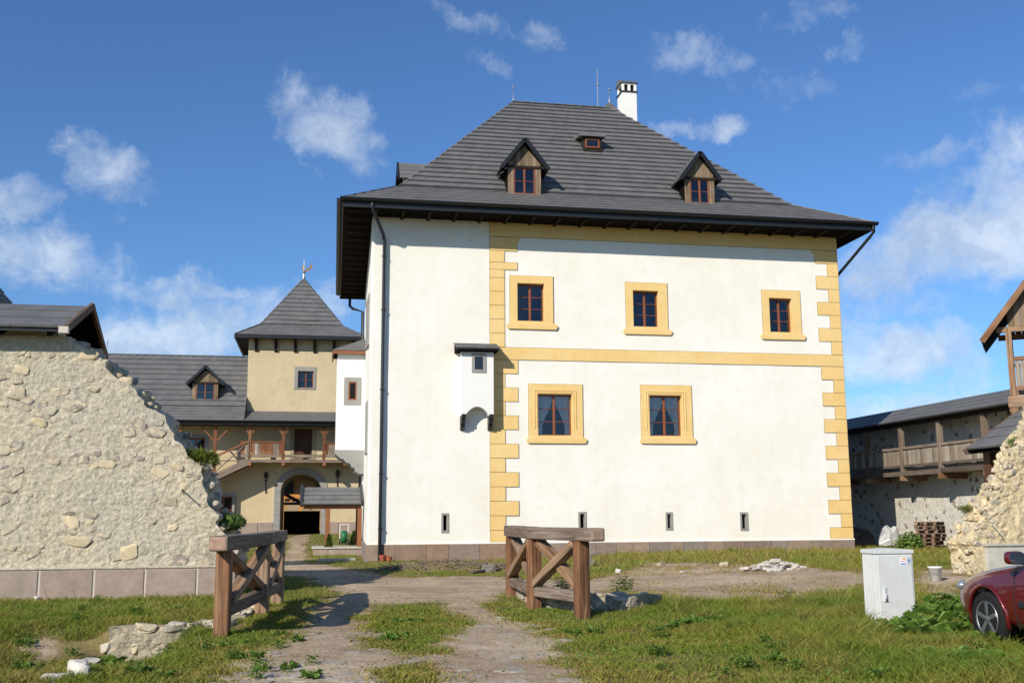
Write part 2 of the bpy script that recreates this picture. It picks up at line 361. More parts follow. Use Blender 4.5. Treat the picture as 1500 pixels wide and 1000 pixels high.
def leaf(c1, c2):
    def fn(t, p):
        w = wpos(t); oi = nd(t, 'ShaderNodeObjectInfo')
        col = mixc(t, nd(t, 'ShaderNodeMapRange', {0: nz(t, w, 9, 3), 1: .35, 2: .65}).outputs[0], c1, c2)
        t.links.new(col, p.inputs['Base Color']); o = t.nodes['Material Output']
        tl = nd(t, 'ShaderNodeBsdfTranslucent', {'Color': col})
        t.links.new(nd(t, 'ShaderNodeMixShader', {0: .25, 1: p.outputs[0], 2: tl.outputs[0]}).outputs[0], o.inputs[0])
    return fn
M['leaf'] = mat('weed_leaf', leaf((.10, .19, .025), (.16, .25, .045)), .55, .3)
M['leafd'] = mat('dark_leaf', leaf((.08, .14, .028), (.13, .19, .04)), .6, .3)
M['leafy'] = mat('yellow_green_leaf', leaf((.10, .14, .018), (.16, .18, .03)), .6, .3)
M['conifer'] = mat('conifer_foliage', leaf((.03, .07, .012), (.07, .11, .02)), .7, .2)
M['red'] = mat('red_petals', (.5, .02, .015), .7)
M['twig'] = mat('dry_twigs', tinted([(.17, .13, .095), (.22, .17, .12)], 9, .3, .01, .4), .9)
def groundf(t, p):
    w = wpos(t); m = nd(t, 'ShaderNodeAttribute', attribute_name='dirt').outputs['Fac']
    a = nz(t, w, .5, 5, .6); b = nz(t, w, 3.0, 6, .65, .3); c = nz(t, w, 22, 5, .6)
    dirt = mixc(t, nd(t, 'ShaderNodeMapRange', {0: b, 1: .36, 2: .64}).outputs[0], (.385, .295, .195), (.52, .42, .295))
    dirt = mixc(t, nd(t, 'ShaderNodeMapRange', {0: a, 1: .42, 2: .62, 4: .75}).outputs[0], dirt, (.30, .205, .135))
    soil = mixc(t, nd(t, 'ShaderNodeMapRange', {0: b, 1: .36, 2: .64}).outputs[0], (.16, .135, .045), (.23, .18, .08))
    mm = nd(t, 'ShaderNodeMapRange', {0: mth(t, 'ADD', m, mth(t, 'MULTIPLY', mth(t, 'SUBTRACT', b, .5), .8)), 1: .32, 2: .62}).outputs[0]
    col = mixc(t, mm, soil, dirt)
    k = nd(t, 'ShaderNodeMapRange', {0: c, 1: .3, 2: .65, 3: .75, 4: 1.15}).outputs[0]
    t.links.new(mixc(t, 1.0, col, nd(t, 'ShaderNodeCombineColor', {0: k, 1: k, 2: k}).outputs[0], 'MULTIPLY'), p.inputs['Base Color'])
    bump(t, p, mth(t, 'ADD', b, mth(t, 'MULTIPLY', c, .35)), .9, .05)
M['ground'] = mat('ground_soil', groundf, .95, .15)
M['carpaint'] = mat('dark_red_car_paint', (.125, .008, .010), .3, .5, .25)
M['carpaint'].node_tree.nodes['Principled BSDF'].inputs['Coat Weight'].default_value = 1.0
M['carpaint'].node_tree.nodes['Principled BSDF'].inputs['Coat Roughness'].default_value = .04
M['tyre'] = mat('tyre_rubber', (.014, .014, .015), .85, .2)
M['alloy'] = mat('alloy_rim', (.30, .31, .32), .38, .5, .8)
M['blackpl'] = mat('black_plastic', (.02, .021, .024), .5, .4)
M['carglass'] = mat('car_glass', (.015, .02, .024), .05, .6)
M['lamp'] = mat('headlamp_lens', (.33, .35, .38), .1, .6, .5)
M['cab'] = mat('pale_grey_cabinet', plaster((.56, .57, .555), (.62, .63, .615), (.43, .43, .40), .1, 3), .55, .35)
M['sticker'] = mat('white_sticker', (.75, .75, .75), .5)
M['s_or'] = mat('orange_print', (.75, .33, .03), .5); M['s_bl'] = mat('blue_print', (.07, .16, .55), .5); M['s_rd'] = mat('pink_print', (.70, .30, .28), .5)
M['bag'] = mat('plastic_sheet', tinted([(.42, .42, .42), (.34, .34, .35)], 4, .7, .05, .3), .5)
M['tarp'] = mat('dark_tarpaulin', tinted([(.035, .04, .05), (.05, .055, .065)], 4, .7, .05, .3), .5)
M['bucket'] = mat('white_plastic', (.72, .71, .68), .5)
M['pallet'] = mat('pallet_wood', wood([(.12, .065, .045), (.20, .125, .085), (.28, .20, .14)], .5), .85)
M['green'] = mat('green_hose', (.015, .13, .05), .5)
M['brickm'] = mat('red_clay', (.36, .10, .05), .85)
M['conc'] = mat('concrete_block', tinted([(.24, .22, .19), (.20, .185, .16)], 9, .5, .01, .25), .9)
M['orange'] = mat('orange_timber', wood([(.50, .20, .045), (.60, .28, .07)], .7), .7)
M['maroon'] = mat('maroon_timber', (.16, .025, .022), .6)

# ------------------------------------------------------------------ ground
def H0(x, y):
    x = np.asarray(x, float); y = np.asarray(y, float)
    h = .55 * ss(46, 60, y) * (1 - ss(8, 14, x)) + .2 * ss(6, 14, x) * ss(17, 25, y)
    steep = 1 - ss(16.0, 16.15, y); soft = 1 - ss(14.3, 17.6, y); k = ss(-2.75, -3.2, x)
    h = h - .52 * ss(-1.55, -2.2, x) * ss(11.2, 13.9, y) * (steep * (1 - k) + soft * k)
    return h + (fbm(x, y, .9, 3, 3) - .5) * .09 * ss(5, 9, y) + (fbm(x, y, 3.5, 9, 2) - .5) * .03
def H(x, y): return float(H0(x, y))
def wpoly(pts): return [onz(a, b) for a, b in pts]
DIRT = [wpoly([(300, 1015), (345, 975), (400, 950), (440, 925), (452, 905), (470, 888), (498, 868), (470, 858), (452, 846), (405, 842), (405, 828), (450, 824), (520, 834), (575, 845), (650, 846), (720, 843), (760, 850), (745, 868), (700, 884), (735, 903), (790, 930), (830, 960), (850, 1015)]),
        wpoly([(745, 868), (745, 848), (860, 848), (960, 830), (1100, 835), (1275, 850), (1275, 868), (1160, 882), (1010, 884), (930, 878), (860, 872)]),
        wpoly([(1340, 846), (1425, 842), (1425, 880), (1340, 878)]),
        wpoly([(395, 832), (415, 812), (428, 790), (462, 783), (470, 787), (450, 806), (450, 826)]),
        wpoly([(5, 958), (25, 925), (80, 918), (110, 935), (90, 955), (40, 968)])]
GRASSI = [wpoly([(528, 902), (560, 884), (640, 883), (668, 905), (674, 930), (652, 957), (590, 965), (538, 948)]), wpoly([(560, 985), (600, 970), (640, 975), (650, 1010), (560, 1012)])]
def sdist(poly, x, y):
    """signed distance, positive inside"""
    x = np.asarray(x, float); y = np.asarray(y, float); d = np.full(x.shape, 1e9); ins = np.zeros(x.shape, bool); n = len(poly)
    for i in range(n):
        (ax, ay), (bx, by) = poly[i], poly[(i + 1) % n]; ex, ey = bx - ax, by - ay
        q = np.clip(((x - ax) * ex + (y - ay) * ey) / (ex * ex + ey * ey + 1e-9), 0, 1)
        d = np.minimum(d, np.hypot(x - ax - q * ex, y - ay - q * ey))
        c = ((ay > y) != (by > y)) & (x < (bx - ax) * (y - ay) / (by - ay + 1e-12) + ax); ins ^= c
    return np.where(ins, d, -d)
def dirtmask(x, y):
    wob = (fbm(x, y, 1.3, 21, 4) - .5) * 1.1 + (fbm(x, y, 5.0, 31, 2) - .5) * .35
    s = np.full(np.shape(x), -9.0)
    for p, k in zip(DIRT, (1, .55, .6, .5, .3)): s = np.maximum(s, sdist(p, x, y) - (1 - k) * .3)
    for p in GRASSI: s = np.minimum(s, -sdist(p, x, y))
    return np.clip(.5 + (s + wob * .85) / .75, 0, 1)
xs = np.concatenate([np.linspace(-500, -40, 12), np.linspace(-36, -16, 11), np.arange(-15, 29, .14), np.linspace(30, 60, 12), np.linspace(80, 500, 10)])
ys = np.concatenate([np.linspace(-200, 0, 9), np.linspace(2, 8, 7), np.arange(8.5, 40, .14), np.arange(40, 70, .5), np.linspace(72, 120, 12), np.linspace(150, 900, 10)])
GX, GY = np.meshgrid(xs, ys); GZ = H0(GX, GY); GM = dirtmask(GX, GY)
far = (GY > 62) | (GX > 30) | (GX < -16); GM = np.where(far, 0, GM)
nx, ny = len(xs), len(ys)
idx = np.arange(nx * ny).reshape(ny, nx)
Q = np.stack([idx[:-1, :-1], idx[:-1, 1:], idx[1:, 1:], idx[1:, :-1]], -1).reshape(-1, 4)
qm = GM.ravel()[Q].mean(1)
cx_ = GX.ravel()[Q].mean(1); cy_ = GY.ravel()[Q].mean(1)
def npmesh(name, V, F, k, matr, cols=None, dirt=None, smooth=False):
    """V (n,3), F flat index array of k-gons"""
    me = bpy.data.meshes.new(name); F = np.asarray(F, np.int32).reshape(-1, k)
    me.vertices.add(len(V)); me.vertices.foreach_set('co', np.asarray(V, np.float32).ravel())
    me.loops.add(F.size); me.loops.foreach_set('vertex_index', F.ravel())
    me.polygons.add(len(F)); me.polygons.foreach_set('loop_start', np.arange(0, F.size, k, dtype=np.int32))
    if smooth: me.polygons.foreach_set('use_smooth', np.ones(len(F), bool))
    me.materials.append(matr); me.update(calc_edges=True)
    if cols is not None:
        a = me.attributes.new('col', 'FLOAT_COLOR', 'POINT'); a.data.foreach_set('color', np.concatenate([cols, np.ones((len(cols), 1))], 1).astype(np.float32).ravel())
    if dirt is not None:
        a = me.attributes.new('dirt', 'FLOAT', 'POINT'); a.data.foreach_set('value', np.asarray(dirt, np.float32))
    return me
def submesh(name, sel):
    q = Q[sel]; u, inv = np.unique(q, return_inverse=True)
    V = np.stack([GX.ravel()[u], GY.ravel()[u], GZ.ravel()[u]], 1)
    return npmesh(name, V, inv.reshape(-1, 4), 4, M['ground'], dirt=GM.ravel()[u], smooth=True)
ground = link('ground', submesh('ground', qm <= .5)); tag(ground, 'rough grassy ground of the castle yard', 'ground', kind='structure')
road = link('dirt_road', submesh('dirt_road', qm > .5)); tag(road, 'bare dirt track with flat stones leading into the yard', 'road', kind='structure')

# ------------------------------------------------------------------ stones
def rock(seed, flat=.6, rough=.28, sub=2):
    bm = bmesh.new(); rr = random.Random(seed)
    for _ in range(17):
        c = Vector((rr.gauss(0, 1), rr.gauss(0, 1), rr.gauss(0, 1))).normalized() * rr.uniform(.82, 1.12)
        for ax in range(3): c[ax] = math.copysign(abs(c[ax]) ** .6, c[ax])      # squarer
        bm.verts.new((c.x, c.y * flat, c.z))
    r = bmesh.ops.convex_hull(bm, input=bm.verts[:]); bmesh.ops.delete(bm, geom=list({e for e in r['geom_interior'] if isinstance(e, bmesh.types.BMVert)}), context='VERTS')
    bmesh.ops.bevel(bm, geom=bm.edges[:], offset=.07, segments=1, affect='EDGES')
    return bm
def rockmesh(name, seed, m, flat=.6, rough=.28, sub=2, smooth=False):
    bm = rock(seed, flat, rough, sub); me = bpy.data.meshes.new(name); bm.to_mesh(me); bm.free(); me.materials.append(m)
    if smooth: me.polygons.foreach_set('use_smooth', [True] * len(me.polygons))
    return me
STM = {k: [rockmesh('stone', i + 10 * j, M[k], .62) for i in range(6)] for j, k in enumerate(('stone', 'stoned', 'stonec', 'whiterock', 'cobble'))}
def put_stone(kind, parent, p, sc, rot=None, name='stone'):
    o = link(name, random.choice(STM[kind]), parent); o.location = Vector(p) - parent_base(parent)
    o.scale = sc; o.rotation_euler = rot if rot else (random.uniform(-.3, .3), random.uniform(-.3, .3), random.uniform(-.3, .3)); return o
# flat stones of the track
n = 0
while n < 110:
    d = 9.6 + 7.5 * random.random() ** 1.8; px = random.uniform(300, 860); x, y = onz(px, 755 + FPX * CAMH / d)
    m = float(dirtmask(np.array([x]), np.array([y]))[0])
    if m < .35: continue
    s = random.uniform(.05, .17); o = put_stone('cobble', road, (x, y, H(x, y) - s * .06), (s * 1.25, s * 1.5, s * .10), (random.uniform(-.06, .06), random.uniform(-.06, .06), random.uniform(0, 6.3)), 'paving_stone'); n += 1

# ------------------------------------------------------------------ roofs
def courses(parent, BL, BR, TL, TR, n, sw=.26, th=.035, lap=.5, name='shingle_course', m=None):
    BL, BR, TL, TR = map(Vector, (BL, BR, TL, TR)); nor = (BR - BL).cross(TL - BL if (TL - BL).length > .01 else TR - BL).normalized()
    if nor.z < 0: nor = -nor
    for i in range(n):
        a, b = i / n, min(1.0, (i + 1 + lap) / n)
        la, ra, lb, rb = BL.lerp(TL, a), BR.lerp(TR, a), BL.lerp(TL, b), BR.lerp(TR, b)
        L = (ra - la).length
        if L < .05: continue
        k = max(1, round(L / sw)); mb = MB(); off = random.random() * .8; ed = [0]
        for j in range(1, k): ed.append((j + off * .6 - .2 + random.uniform(-.12, .12)) / k)
        ed.append(1.0); ed = sorted(min(1, max(0, e)) for e in ed)
        slope = (lb - la).normalized() if k else None
        for j in range(k):
            e0, e1 = ed[j], ed[j + 1] - .0
            tj = th * random.uniform(.97, 1.04); dj = random.uniform(-.004, .006)
            dn = (la - lb).normalized() if (la - lb).length > 1e-6 else Vector((0, 0, 0))
            p0 = la.lerp(ra, e0) + nor * tj + dn * dj; p1 = la.lerp(ra, e1) + nor * tj + dn * dj
            q0 = lb.lerp(rb, e0) + nor * .006; q1 = lb.lerp(rb, e1) + nor * .006
            r0 = p0 - nor * (tj + .0); r1 = p1 - nor * (tj + .0)
            f = random.random() * 60; w = (p1 - p0).length
            fl = float(int(j)); mb.add([p0, p1, q1, q0, r0, r1], [(0, 1, 2, 3), (4, 5, 1, 0)], [[(fl + .05, f), (fl + .95, f), (fl + .95, f + .5), (fl + .05, f + .5)], [(fl + .05, f), (fl + .95, f), (fl + .95, f - .05), (fl + .05, f - .05)]])
        mb.build(name, m or M['shingle'], parent, fix=False)
def hipcap(parent, p, q, w=.16, name='hip_cap'):
    p, q = Vector(p), Vector(q); L = (q - p).length; n = max(1, int(L / .45)); mb = MB()
    for i in range(n):
        a = p.lerp(q, i / n); b = p.lerp(q, (i + 1.12) / n); up = Vector((0, 0, .035))
        mb.beam(a + up * 1.4, b + up * .8, w, .035)
    mb.build(name, M['shingle'], parent)
def finial(parent, p, h=.6, ball=.05):
    p = Vector(p); mb = MB(); mb.lathe(p, [(.055, -.08), (.05, .02), (.02, .12), (.016, h * .72)], 8)
    mb.lathe(p + Vector((0, 0, h * .72)), [(.012, 0), (ball, ball * .9), (ball * .9, ball * 1.5), (.01, ball * 2.1), (.008, h * .28)], 10)
    return mb.build('finial', M['zinc'], parent, smooth=True)

# ================================================================== MANOR HOUSE
V0, UL, UR, ZP, ZW = 37.57, 1.73, 20.15, 0.57, 12.45
VB, SK = 51.4, 0.34                                  # back wall, and how far the left wall drifts inwards towards it
house = thing('manor_house', 'tall white manor house with ochre painted corner blocks and dark hipped roof', 'house', (11, V0, 0))
def wav(u, z): return (mnoise.noise(Vector((u * .45, z * .45, 3.3))) * .013 + mnoise.noise(Vector((u * 1.4, z * 1.4, 7))) * .004)
WIN = []   # opening (u0,u1,z0,z1)
def rect(px0, py0, px1, py1, v=V0):
    a = onv(px0, py0, v); b = onv(px1, py1, v); c = onv(px0, py1, v); d = onv(px1, py0, v)
    return (a[0] + c[0]) / 2, (b[0] + d[0]) / 2, (b[1] + c[1]) / 2, (a[1] + d[1]) / 2
UPW = [((746.5, 404.5, 810, 473), (757.8, 415.4, 797, 470.3), (742, 817, 481.5)),
       ((916.5, 414.5, 977.5, 481), (927.3, 426, 964.5, 478.5), (912.6, 984.6, 489.4)),
       ((1116.5, 425.5, 1172.5, 489), (1127, 437, 1160, 486.5), (1114, 1180, 496.8))]
LOW = [((774.2, 562.7, 853.4, 642.6), (787.9, 577, 837.8, 637.6), (770.6, 859.7, 649)),
       ((938.6, 564.3, 1013.4, 643), (951.3, 579, 998.6, 638.3), (936.6, 1020, 649.5))]
SLOT = [(646.3, 751, 657.5, 780), (847, 749, 859, 778), (975, 749.6, 985.5, 776.2), (1084, 749.6, 1096, 777)]
holes = [rect(*o) for _, o, _ in UPW + LOW] + [tuple(np.array(rect(*s)) + np.array((.07, -.07, .07, -.07))) for s in SLOT]
def facade(v, u0, u1, z0, z1, holes, wavy=True, step=.45):
    us = {u0, u1}; zs = {z0, z1}
    for h in holes: us |= {h[0], h[1]}; zs |= {h[2], h[3]}
    def fill(s):
        s = sorted(s); r = [s[0]]
        for a, b in zip(s, s[1:]):
            k = max(1, int(math.ceil((b - a) / step)))
            r += [a + (b - a) * i / k for i in range(1, k + 1)]
        return r
    us, zs = fill(us), fill(zs); mb = MB(); P = []; F = []
    for z in zs:
        for u in us: P.append((u, v - (wav(u, z) if wavy else 0), z))
    k = len(us)
    for j in range(len(zs) - 1):
        for i in range(k - 1):
            cu, cz = (us[i] + us[i + 1]) / 2, (zs[j] + zs[j + 1]) / 2
            if any(h[0] < cu < h[1] and h[2] < cz < h[3] for h in holes): continue
            F.append((j * k + i, j * k + i + 1, (j + 1) * k + i + 1, (j + 1) * k + i))
    mb.add(P, F); return mb
mb = facade(V0, UL + .06, UR - .04, ZP - .05, ZW + .1, holes)
wl = mb.build('wall', M['plaster'], house, smooth=True, fix=False)
mb = MB()   # rounded left corner, left, back and right walls
cor = [(UL + .06, V0 - wav(UL, 5) * .5), (UL + .02, V0 + .015), (UL, V0 + .06)]
zz = [ZP - .05 + (ZW + .15 - ZP) * i / 12 for i in range(13)]
ring = cor + [(UL + SK * k / 14, V0 + (VB - V0) * k / 14) for k in range(1, 15)]
P = []; F = []
for i, z in enumerate(zz):
    for j, (u, v) in enumerate(ring):
        w = wav(v * .9 + 40, z) if j > 2 else 0
        P.append((u - w, v - (wav(UL + .06, z) if j == 0 else 0), z) if j != 0 else (UL + .06, V0 - wav(UL + .06, z), z))
k = len(ring)
for i in range(12):
    for j in range(k - 1): F.append((i * k + j, (i + 1) * k + j, (i + 1) * k + j + 1, i * k + j + 1))
mb.add(P, F)
mb.quad((UL + SK, VB, 0), (UR, VB, 0), (UR, VB, ZW + .1), (UL + SK, VB, ZW + .1)); mb.quad((UR, VB, 0), (UR, V0 + .04, 0), (UR, V0 + .04, ZW + .1), (UR, VB, ZW + .1))
mb.quad((UR - .04, V0, 0), (UR, V0 + .04, 0), (UR, V0 + .04, ZW + .1), (UR - .04, V0, ZW + .1))
mb.build('side_wall', M['plaster'], house, smooth=True, fix=False)
# plinth slabs, slight gaps between them
u = UL - .07; ws = []
while u < UR: w = random.choice((.52, .8, .95, 1.1, .62, .75)); ws.append((u, min(u + w, UR + .06))); u += w
for a, b in ws:
    mb = MB(); pr = random.uniform(.055, .075); mb.box((a + .006, V0 - pr, -.3), (b - .006, V0 + .04, ZP + .0 + random.uniform(-.006, .006))); mb.build('plinth_slab', M['plinth'], house, bevel=.008)
for i in range(14):
    a = V0 + .05 + i * 1.0; s0 = UL + SK * (a - V0) / (VB - V0)
    mb = MB(); mb.box((s0 - .07, a + .005, -.3), (s0 + .1, a + .99, ZP)); mb.build('plinth_slab', M['plinth'], house, bevel=.008)
mb = MB(); mb.box((UL + .02, V0 - .03, -.3), (UR, V0 + .02, ZP - .02)); mb.build('plinth_joint', M['mortar'], house)
mb = MB(); mb.box((UL - .02, V0 - .045, ZP - .005), (UR + .02, V0 + .02, ZP + .05)); mb.build('plinth_ledge', M['plaster'], house, bevel=.015)

# painted corner blocks, band and frieze
lines = MB(); FP, LP = .024, .019
def block(u0, u1, z0, z1, name='corner_block'):
    mb = MB(); mb.box((u0, V0 - FP, z0 + .008), (u1, V0 + .05, z1 - .008)); mb.build(name, M['ochre'], house)
    lines.box((u0 - .016, V0 - LP, z0 - .010), (u1 + .016, V0 + .045, z1 + .010))
QL, QLs, QLl = 6.10, 6.65, 7.14
QRl, QRs = 19.17, 19.67
z = 11.87
for i in range(8):
    z1, z0 = z, z - .5225; lg = i % 2 == 0
    block(QRl if lg else QRs, UR - .035, z0, z1)
    if i == 2: block(QL, QLl, 10.62, 10.90); block(QL, QLs, z0, 10.62)
    elif i == 1: block(QL, QLs, 10.90, z1)
    else: block(QL, QLl if i == 0 else QLs, z0, z1)
    z = z0
# little scrolls at the head of each column
for (a, b, s) in ((QLl, QLl + .14, 1), (QRl - .14, QRl, -1)):
    mb = MB(); p = [(a, 11.87), (b, 11.87), (b if s > 0 else a, 11.80), ((a + b) / 2, 11.74), (a if s > 0 else b, 11.62)]
    if s < 0: p = [(b, 11.87), (a, 11.87), (a, 11.80), ((a + b) / 2, 11.74), (b, 11.62)]
    mb.prism([(x, V0 - FP + .002, y) for x, y in p], (0, .06, 0)); mb.build('scroll', M['ochre'], house)
block(QL, UR - .035, 11.885, ZW - .02, 'frieze')
block(QL, UR - .035, 7.225, 7.685, 'string_band')
zs_ = 7.22; st = (7.22 - ZP - .06) / 12.8
for i in range(13):
    z1, z0 = zs_ - i * st, max(ZP + .055, zs_ - (i + 1) * st)
    if z1 - z0 < .03: continue
    lg = i % 2 == 0
    block(QRl + .02 if lg else QRs, UR - .035, z0, z1); block(QL, QLl if lg else QLs, z0, z1)
lines.build('painted_outline', M['line'], house)

def sash(parent, u0, u1, z0, z1, v, rows=3, cols=2, name='window', fw=.045, mw=.085, room=.9, bar=.022, m=None, back=True):
    mb = MB(); m = m or M['sash']
    mb.box((u0, v, z0), (u0 + fw, v + .07, z1)); mb.box((u1 - fw, v, z0), (u1, v + .07, z1))
    mb.box((u0 + fw, v, z0), (u1 - fw, v + .07, z0 + fw)); mb.box((u0 + fw, v, z1 - fw), (u1 - fw, v + .07, z1))
    ce = [u0 + fw]
    for c in range(1, cols):
        uc = u0 + (u1 - u0) * c / cols; mb.box((uc - mw / 2, v - .012, z0 + fw), (uc + mw / 2, v + .06, z1 - fw)); ce += [uc - mw / 2, uc + mw / 2]
    ce.append(u1 - fw); rz = [z0 + fw + (z1 - z0 - 2 * fw) * r / rows for r in range(rows + 1)]
    for r in range(1, rows):
        for c in range(cols): mb.box((ce[2 * c], v + .008, rz[r] - bar / 2), (ce[2 * c + 1], v + .05, rz[r] + bar / 2))
    w = mb.build(name, m, parent, bevel=.004)
    for r in range(rows):
        for c in range(cols):
            p = MB(); e = .004 if r else 0
            p.box((ce[2 * c], v + .03, rz[r] + (bar / 2 if r else 0)), (ce[2 * c + 1], v + .036, rz[r + 1] - (bar / 2 if r < rows - 1 else 0)))
            p.build('pane', M['glass'], w)
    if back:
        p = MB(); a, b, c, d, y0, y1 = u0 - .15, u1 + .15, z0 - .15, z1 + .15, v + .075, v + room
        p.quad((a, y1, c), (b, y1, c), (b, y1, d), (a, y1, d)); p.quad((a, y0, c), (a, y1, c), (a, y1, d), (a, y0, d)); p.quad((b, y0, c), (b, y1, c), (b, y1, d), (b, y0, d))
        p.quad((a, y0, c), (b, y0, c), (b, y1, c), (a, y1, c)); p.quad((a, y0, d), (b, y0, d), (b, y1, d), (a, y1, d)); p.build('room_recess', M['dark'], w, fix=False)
    return w
def ring_surr(parent, ou0, ou1, oz0, oz1, u0, u1, z0, z1, v, pr, dep, m, name='surround', bev=.006):
    s = MB(); vf = v - pr; vb = v + dep
    # four pieces with the opening left clear, and reveals running in to the sash
    for a, b in (((ou0, vf, oz0), (u0, vb, oz1)), ((u1, vf, oz0), (ou1, vb, oz1)), ((u0, vf, z1), (u1, vb, oz1)), ((u0, vf, oz0), (u1, vb, z0))): s.box(a, b)
    return s.build(name, m, parent, bevel=bev)
def curtain(parent, u0, u1, z0, z1, v, side):
    mb = MB(); n, k = 22, 14; P = []; F = []
    for j in range(k + 1):
        f = j / k
        for i in range(n + 1):
            q = i / n; full = (u1 - u0) * .47
            wid = full * (1 - .72 * ss(0, .85, f)) + full * .05
            u = u0 + q * wid if side < 0 else u1 - q * wid
            P.append((u, v + .02 * sin(q * 30) * (1 - .4 * f) + .01, z1 - f * (z1 - z0)))
    for j in range(k):
        for i in range(n): F.append((j * (n + 1) + i, j * (n + 1) + i + 1, (j + 1) * (n + 1) + i + 1, (j + 1) * (n + 1) + i))
    mb.add(P, F); mb.build('curtain', M['curtain'], parent, smooth=True, fix=False)
for lst, low in ((UPW, 0), (LOW, 1)):
    for (so_, op, (sx0, sx1, sy)) in lst:
        ou0, ou1, _, oz1 = rect(*so_); u0, u1, z0, z1 = rect(*op)
        zs0 = onv(sx0, sy, V0)[1]; e0 = onv(sx0, sy, V0)[0]; e1 = onv(sx1, sy, V0)[0]; zt = zs0 + .21
        w = sash(house, u0 + .0, u1 - .0, z0, z1, V0 + .19)
        ring_surr(w, ou0, ou1, zt, oz1, u0, u1, max(z0, zt + .02), z1, V0, .042, .185, M['ochre'])
        lines2 = MB(); lines2.box((ou0 - .016, V0 - .03, zt), (ou1 + .016, V0 + .0, oz1 + .016)); 
        s = MB(); prof = [(e0, zs0 + .15), (e0 + .02, zs0 + .06), (e0 + .07, zs0), (e1 - .07, zs0), (e1 - .02, zs0 + .06), (e1, zs0 + .15), (e1 - .06, zt), (e0 + .06, zt)]
        s.prism([(a, V0 - .075, b) for a, b in prof], (0, .11, 0)); s.build('sill', M['ochre'], w, bevel=.01)
        l2 = MB()
        for a, b in (((ou0 - .014, V0 - .028, zt), (ou0, V0 + .03, oz1 + .014)), ((ou1, V0 - .028, zt), (ou1 + .014, V0 + .03, oz1 + .014)), ((ou0, V0 - .028, oz1), (ou1, V0 + .03, oz1 + .014))): l2.box(a, b)
        l2.build('painted_outline', M['line'], w)
        if low:
            a = .16; s = MB(); vv = V0 - .062
            for p0, p1 in (((u0 - a, vv, z0 + .25), (u0 - a + .05, V0, z1 + a)), ((u1 + a - .05, vv, z0 + .25), (u1 + a, V0, z1 + a)), ((u0 - a + .05, vv, z1 + a - .05), (u1 + a - .05, V0, z1 + a)), ((u0 - .07, vv - .0, z0 + .3), (u0 - .04, V0, z1 + .07)), ((u1 + .04, vv, z0 + .3), (u1 + .07, V0, z1 + .07)), ((u0 - .04, vv, z1 + .04), (u1 + .04, V0, z1 + .07))): s.box(p0, p1)
            s.build('moulding', M['ochre'], w, bevel=.008)
            curtain(w, u0 + .03, u1 - .03, z0 + .05, z1 - .05, V0 + .275, -1); curtain(w, u0 + .03, u1 - .03, z0 + .05, z1 - .05, V0 + .275, 1)
for s_, hl in zip(SLOT, holes[5:]):
    ou0, ou1, oz0, oz1 = rect(*s_); u0, u1, z0, z1 = ou0 + .075, ou1 - .075, oz0 + .08, oz1 - .08
    s = MB()
    vf, vb = V0 - .025, V0 + .35
    for a, b in (((ou0, vf, oz0), (u0, vb, oz1)), ((u1, vf, oz0), (ou1, vb, oz1)), ((u0, vf, z1), (u1, vb, oz1)), ((u0, vf, oz0), (u1, vb, z0))): s.box(a, b)
    w = s.build('loophole', M['surr'], house, bevel=.006)
    p = MB(); p.quad((u0 - .02, vb - .01, z0 - .02), (u1 + .02, vb - .01, z0 - .02), (u1 + .02, vb - .01, z1 + .02), (u0 - .02, vb - .01, z1 + .02)); p.build('opening', M['dark'], w)
# side windows on the left wall, seen nearly edge on
for va, za in ((39.6, 8.2), (39.9, 4.1), (42.5, 8.6)):
    uu = UL + SK * (va - V0) / (VB - V0); s = MB()
    for a, b in (((uu - .05, va, za), (uu + .1, va + .2, za + 1.8)), ((uu - .05, va + .9, za), (uu + .1, va + 1.1, za + 1.8)), ((uu - .05, va + .2, za + 1.6), (uu + .1, va + .9, za + 1.8)), ((uu - .06, va - .04, za - .2), (uu + .1, va + 1.14, za))): s.box(a, b)
    w = s.build('side_window', M['surr'], house, bevel=.006)
    p = MB(); p.quad((uu - .028, va + .2, za), (uu - .028, va + .9, za), (uu - .028, va + .9, za + 1.6), (uu - .028, va + .2, za + 1.6)); p.build('pane', M['carglass'], w)

# ---- roof
ZE, VE = 12.72, 36.30                                # eave edge
eL0, eL1, eR = .62, .86, 21.08; VEb = 52.7
IN, ZB = 2.1, 13.93                                  # break line inset and height
rA, rB, ZR, VR = 8.35, 12.95, 20.15, 44.55
E0, E1, E2, E3 = (eL0, VE, ZE), (eR, VE, ZE), (eR, VEb, ZE), (eL1, VEb, ZE)
B0, B1, B2, B3 = (eL0 + 2.2, VE + IN, ZB), (eR - 2.4, VE + IN, ZB), (eR - 2.4, VEb - IN, ZB), (eL1 + 2.2, VEb - IN, ZB)
RA, RB = (rA, VR, ZR), (rB, VR, ZR)
mb = MB()
def dn(p, k=.03): return (p[0], p[1], p[2] - k)
for f in ((E0, E1, B1, B0), (E1, E2, B2, B1), (E2, E3, B3, B2), (E3, E0, B0, B3), (B0, B1, RB, RA), (B1, B2, RB), (B2, B3, RA, RB), (B3, B0, RA)): mb.poly([dn(p) for p in f])
zs2 = 12.44; s0 = [(p[0], p[1], zs2) for p in (E0, E1, E2, E3)]
inn = [(UL, V0), (UR, V0), (UR, VB), (UL + SK, VB)]; inn = [(a, b, zs2) for a, b in inn]
for i in range(4):
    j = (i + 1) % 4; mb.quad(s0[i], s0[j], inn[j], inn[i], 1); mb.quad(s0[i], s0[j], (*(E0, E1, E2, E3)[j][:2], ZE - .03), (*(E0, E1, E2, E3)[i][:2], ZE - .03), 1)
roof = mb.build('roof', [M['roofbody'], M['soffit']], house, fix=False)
courses(roof, E0, E1, B0, B1, 6, .24, .065); courses(roof, B0, B1, RA, RB, 22, .26, .105)
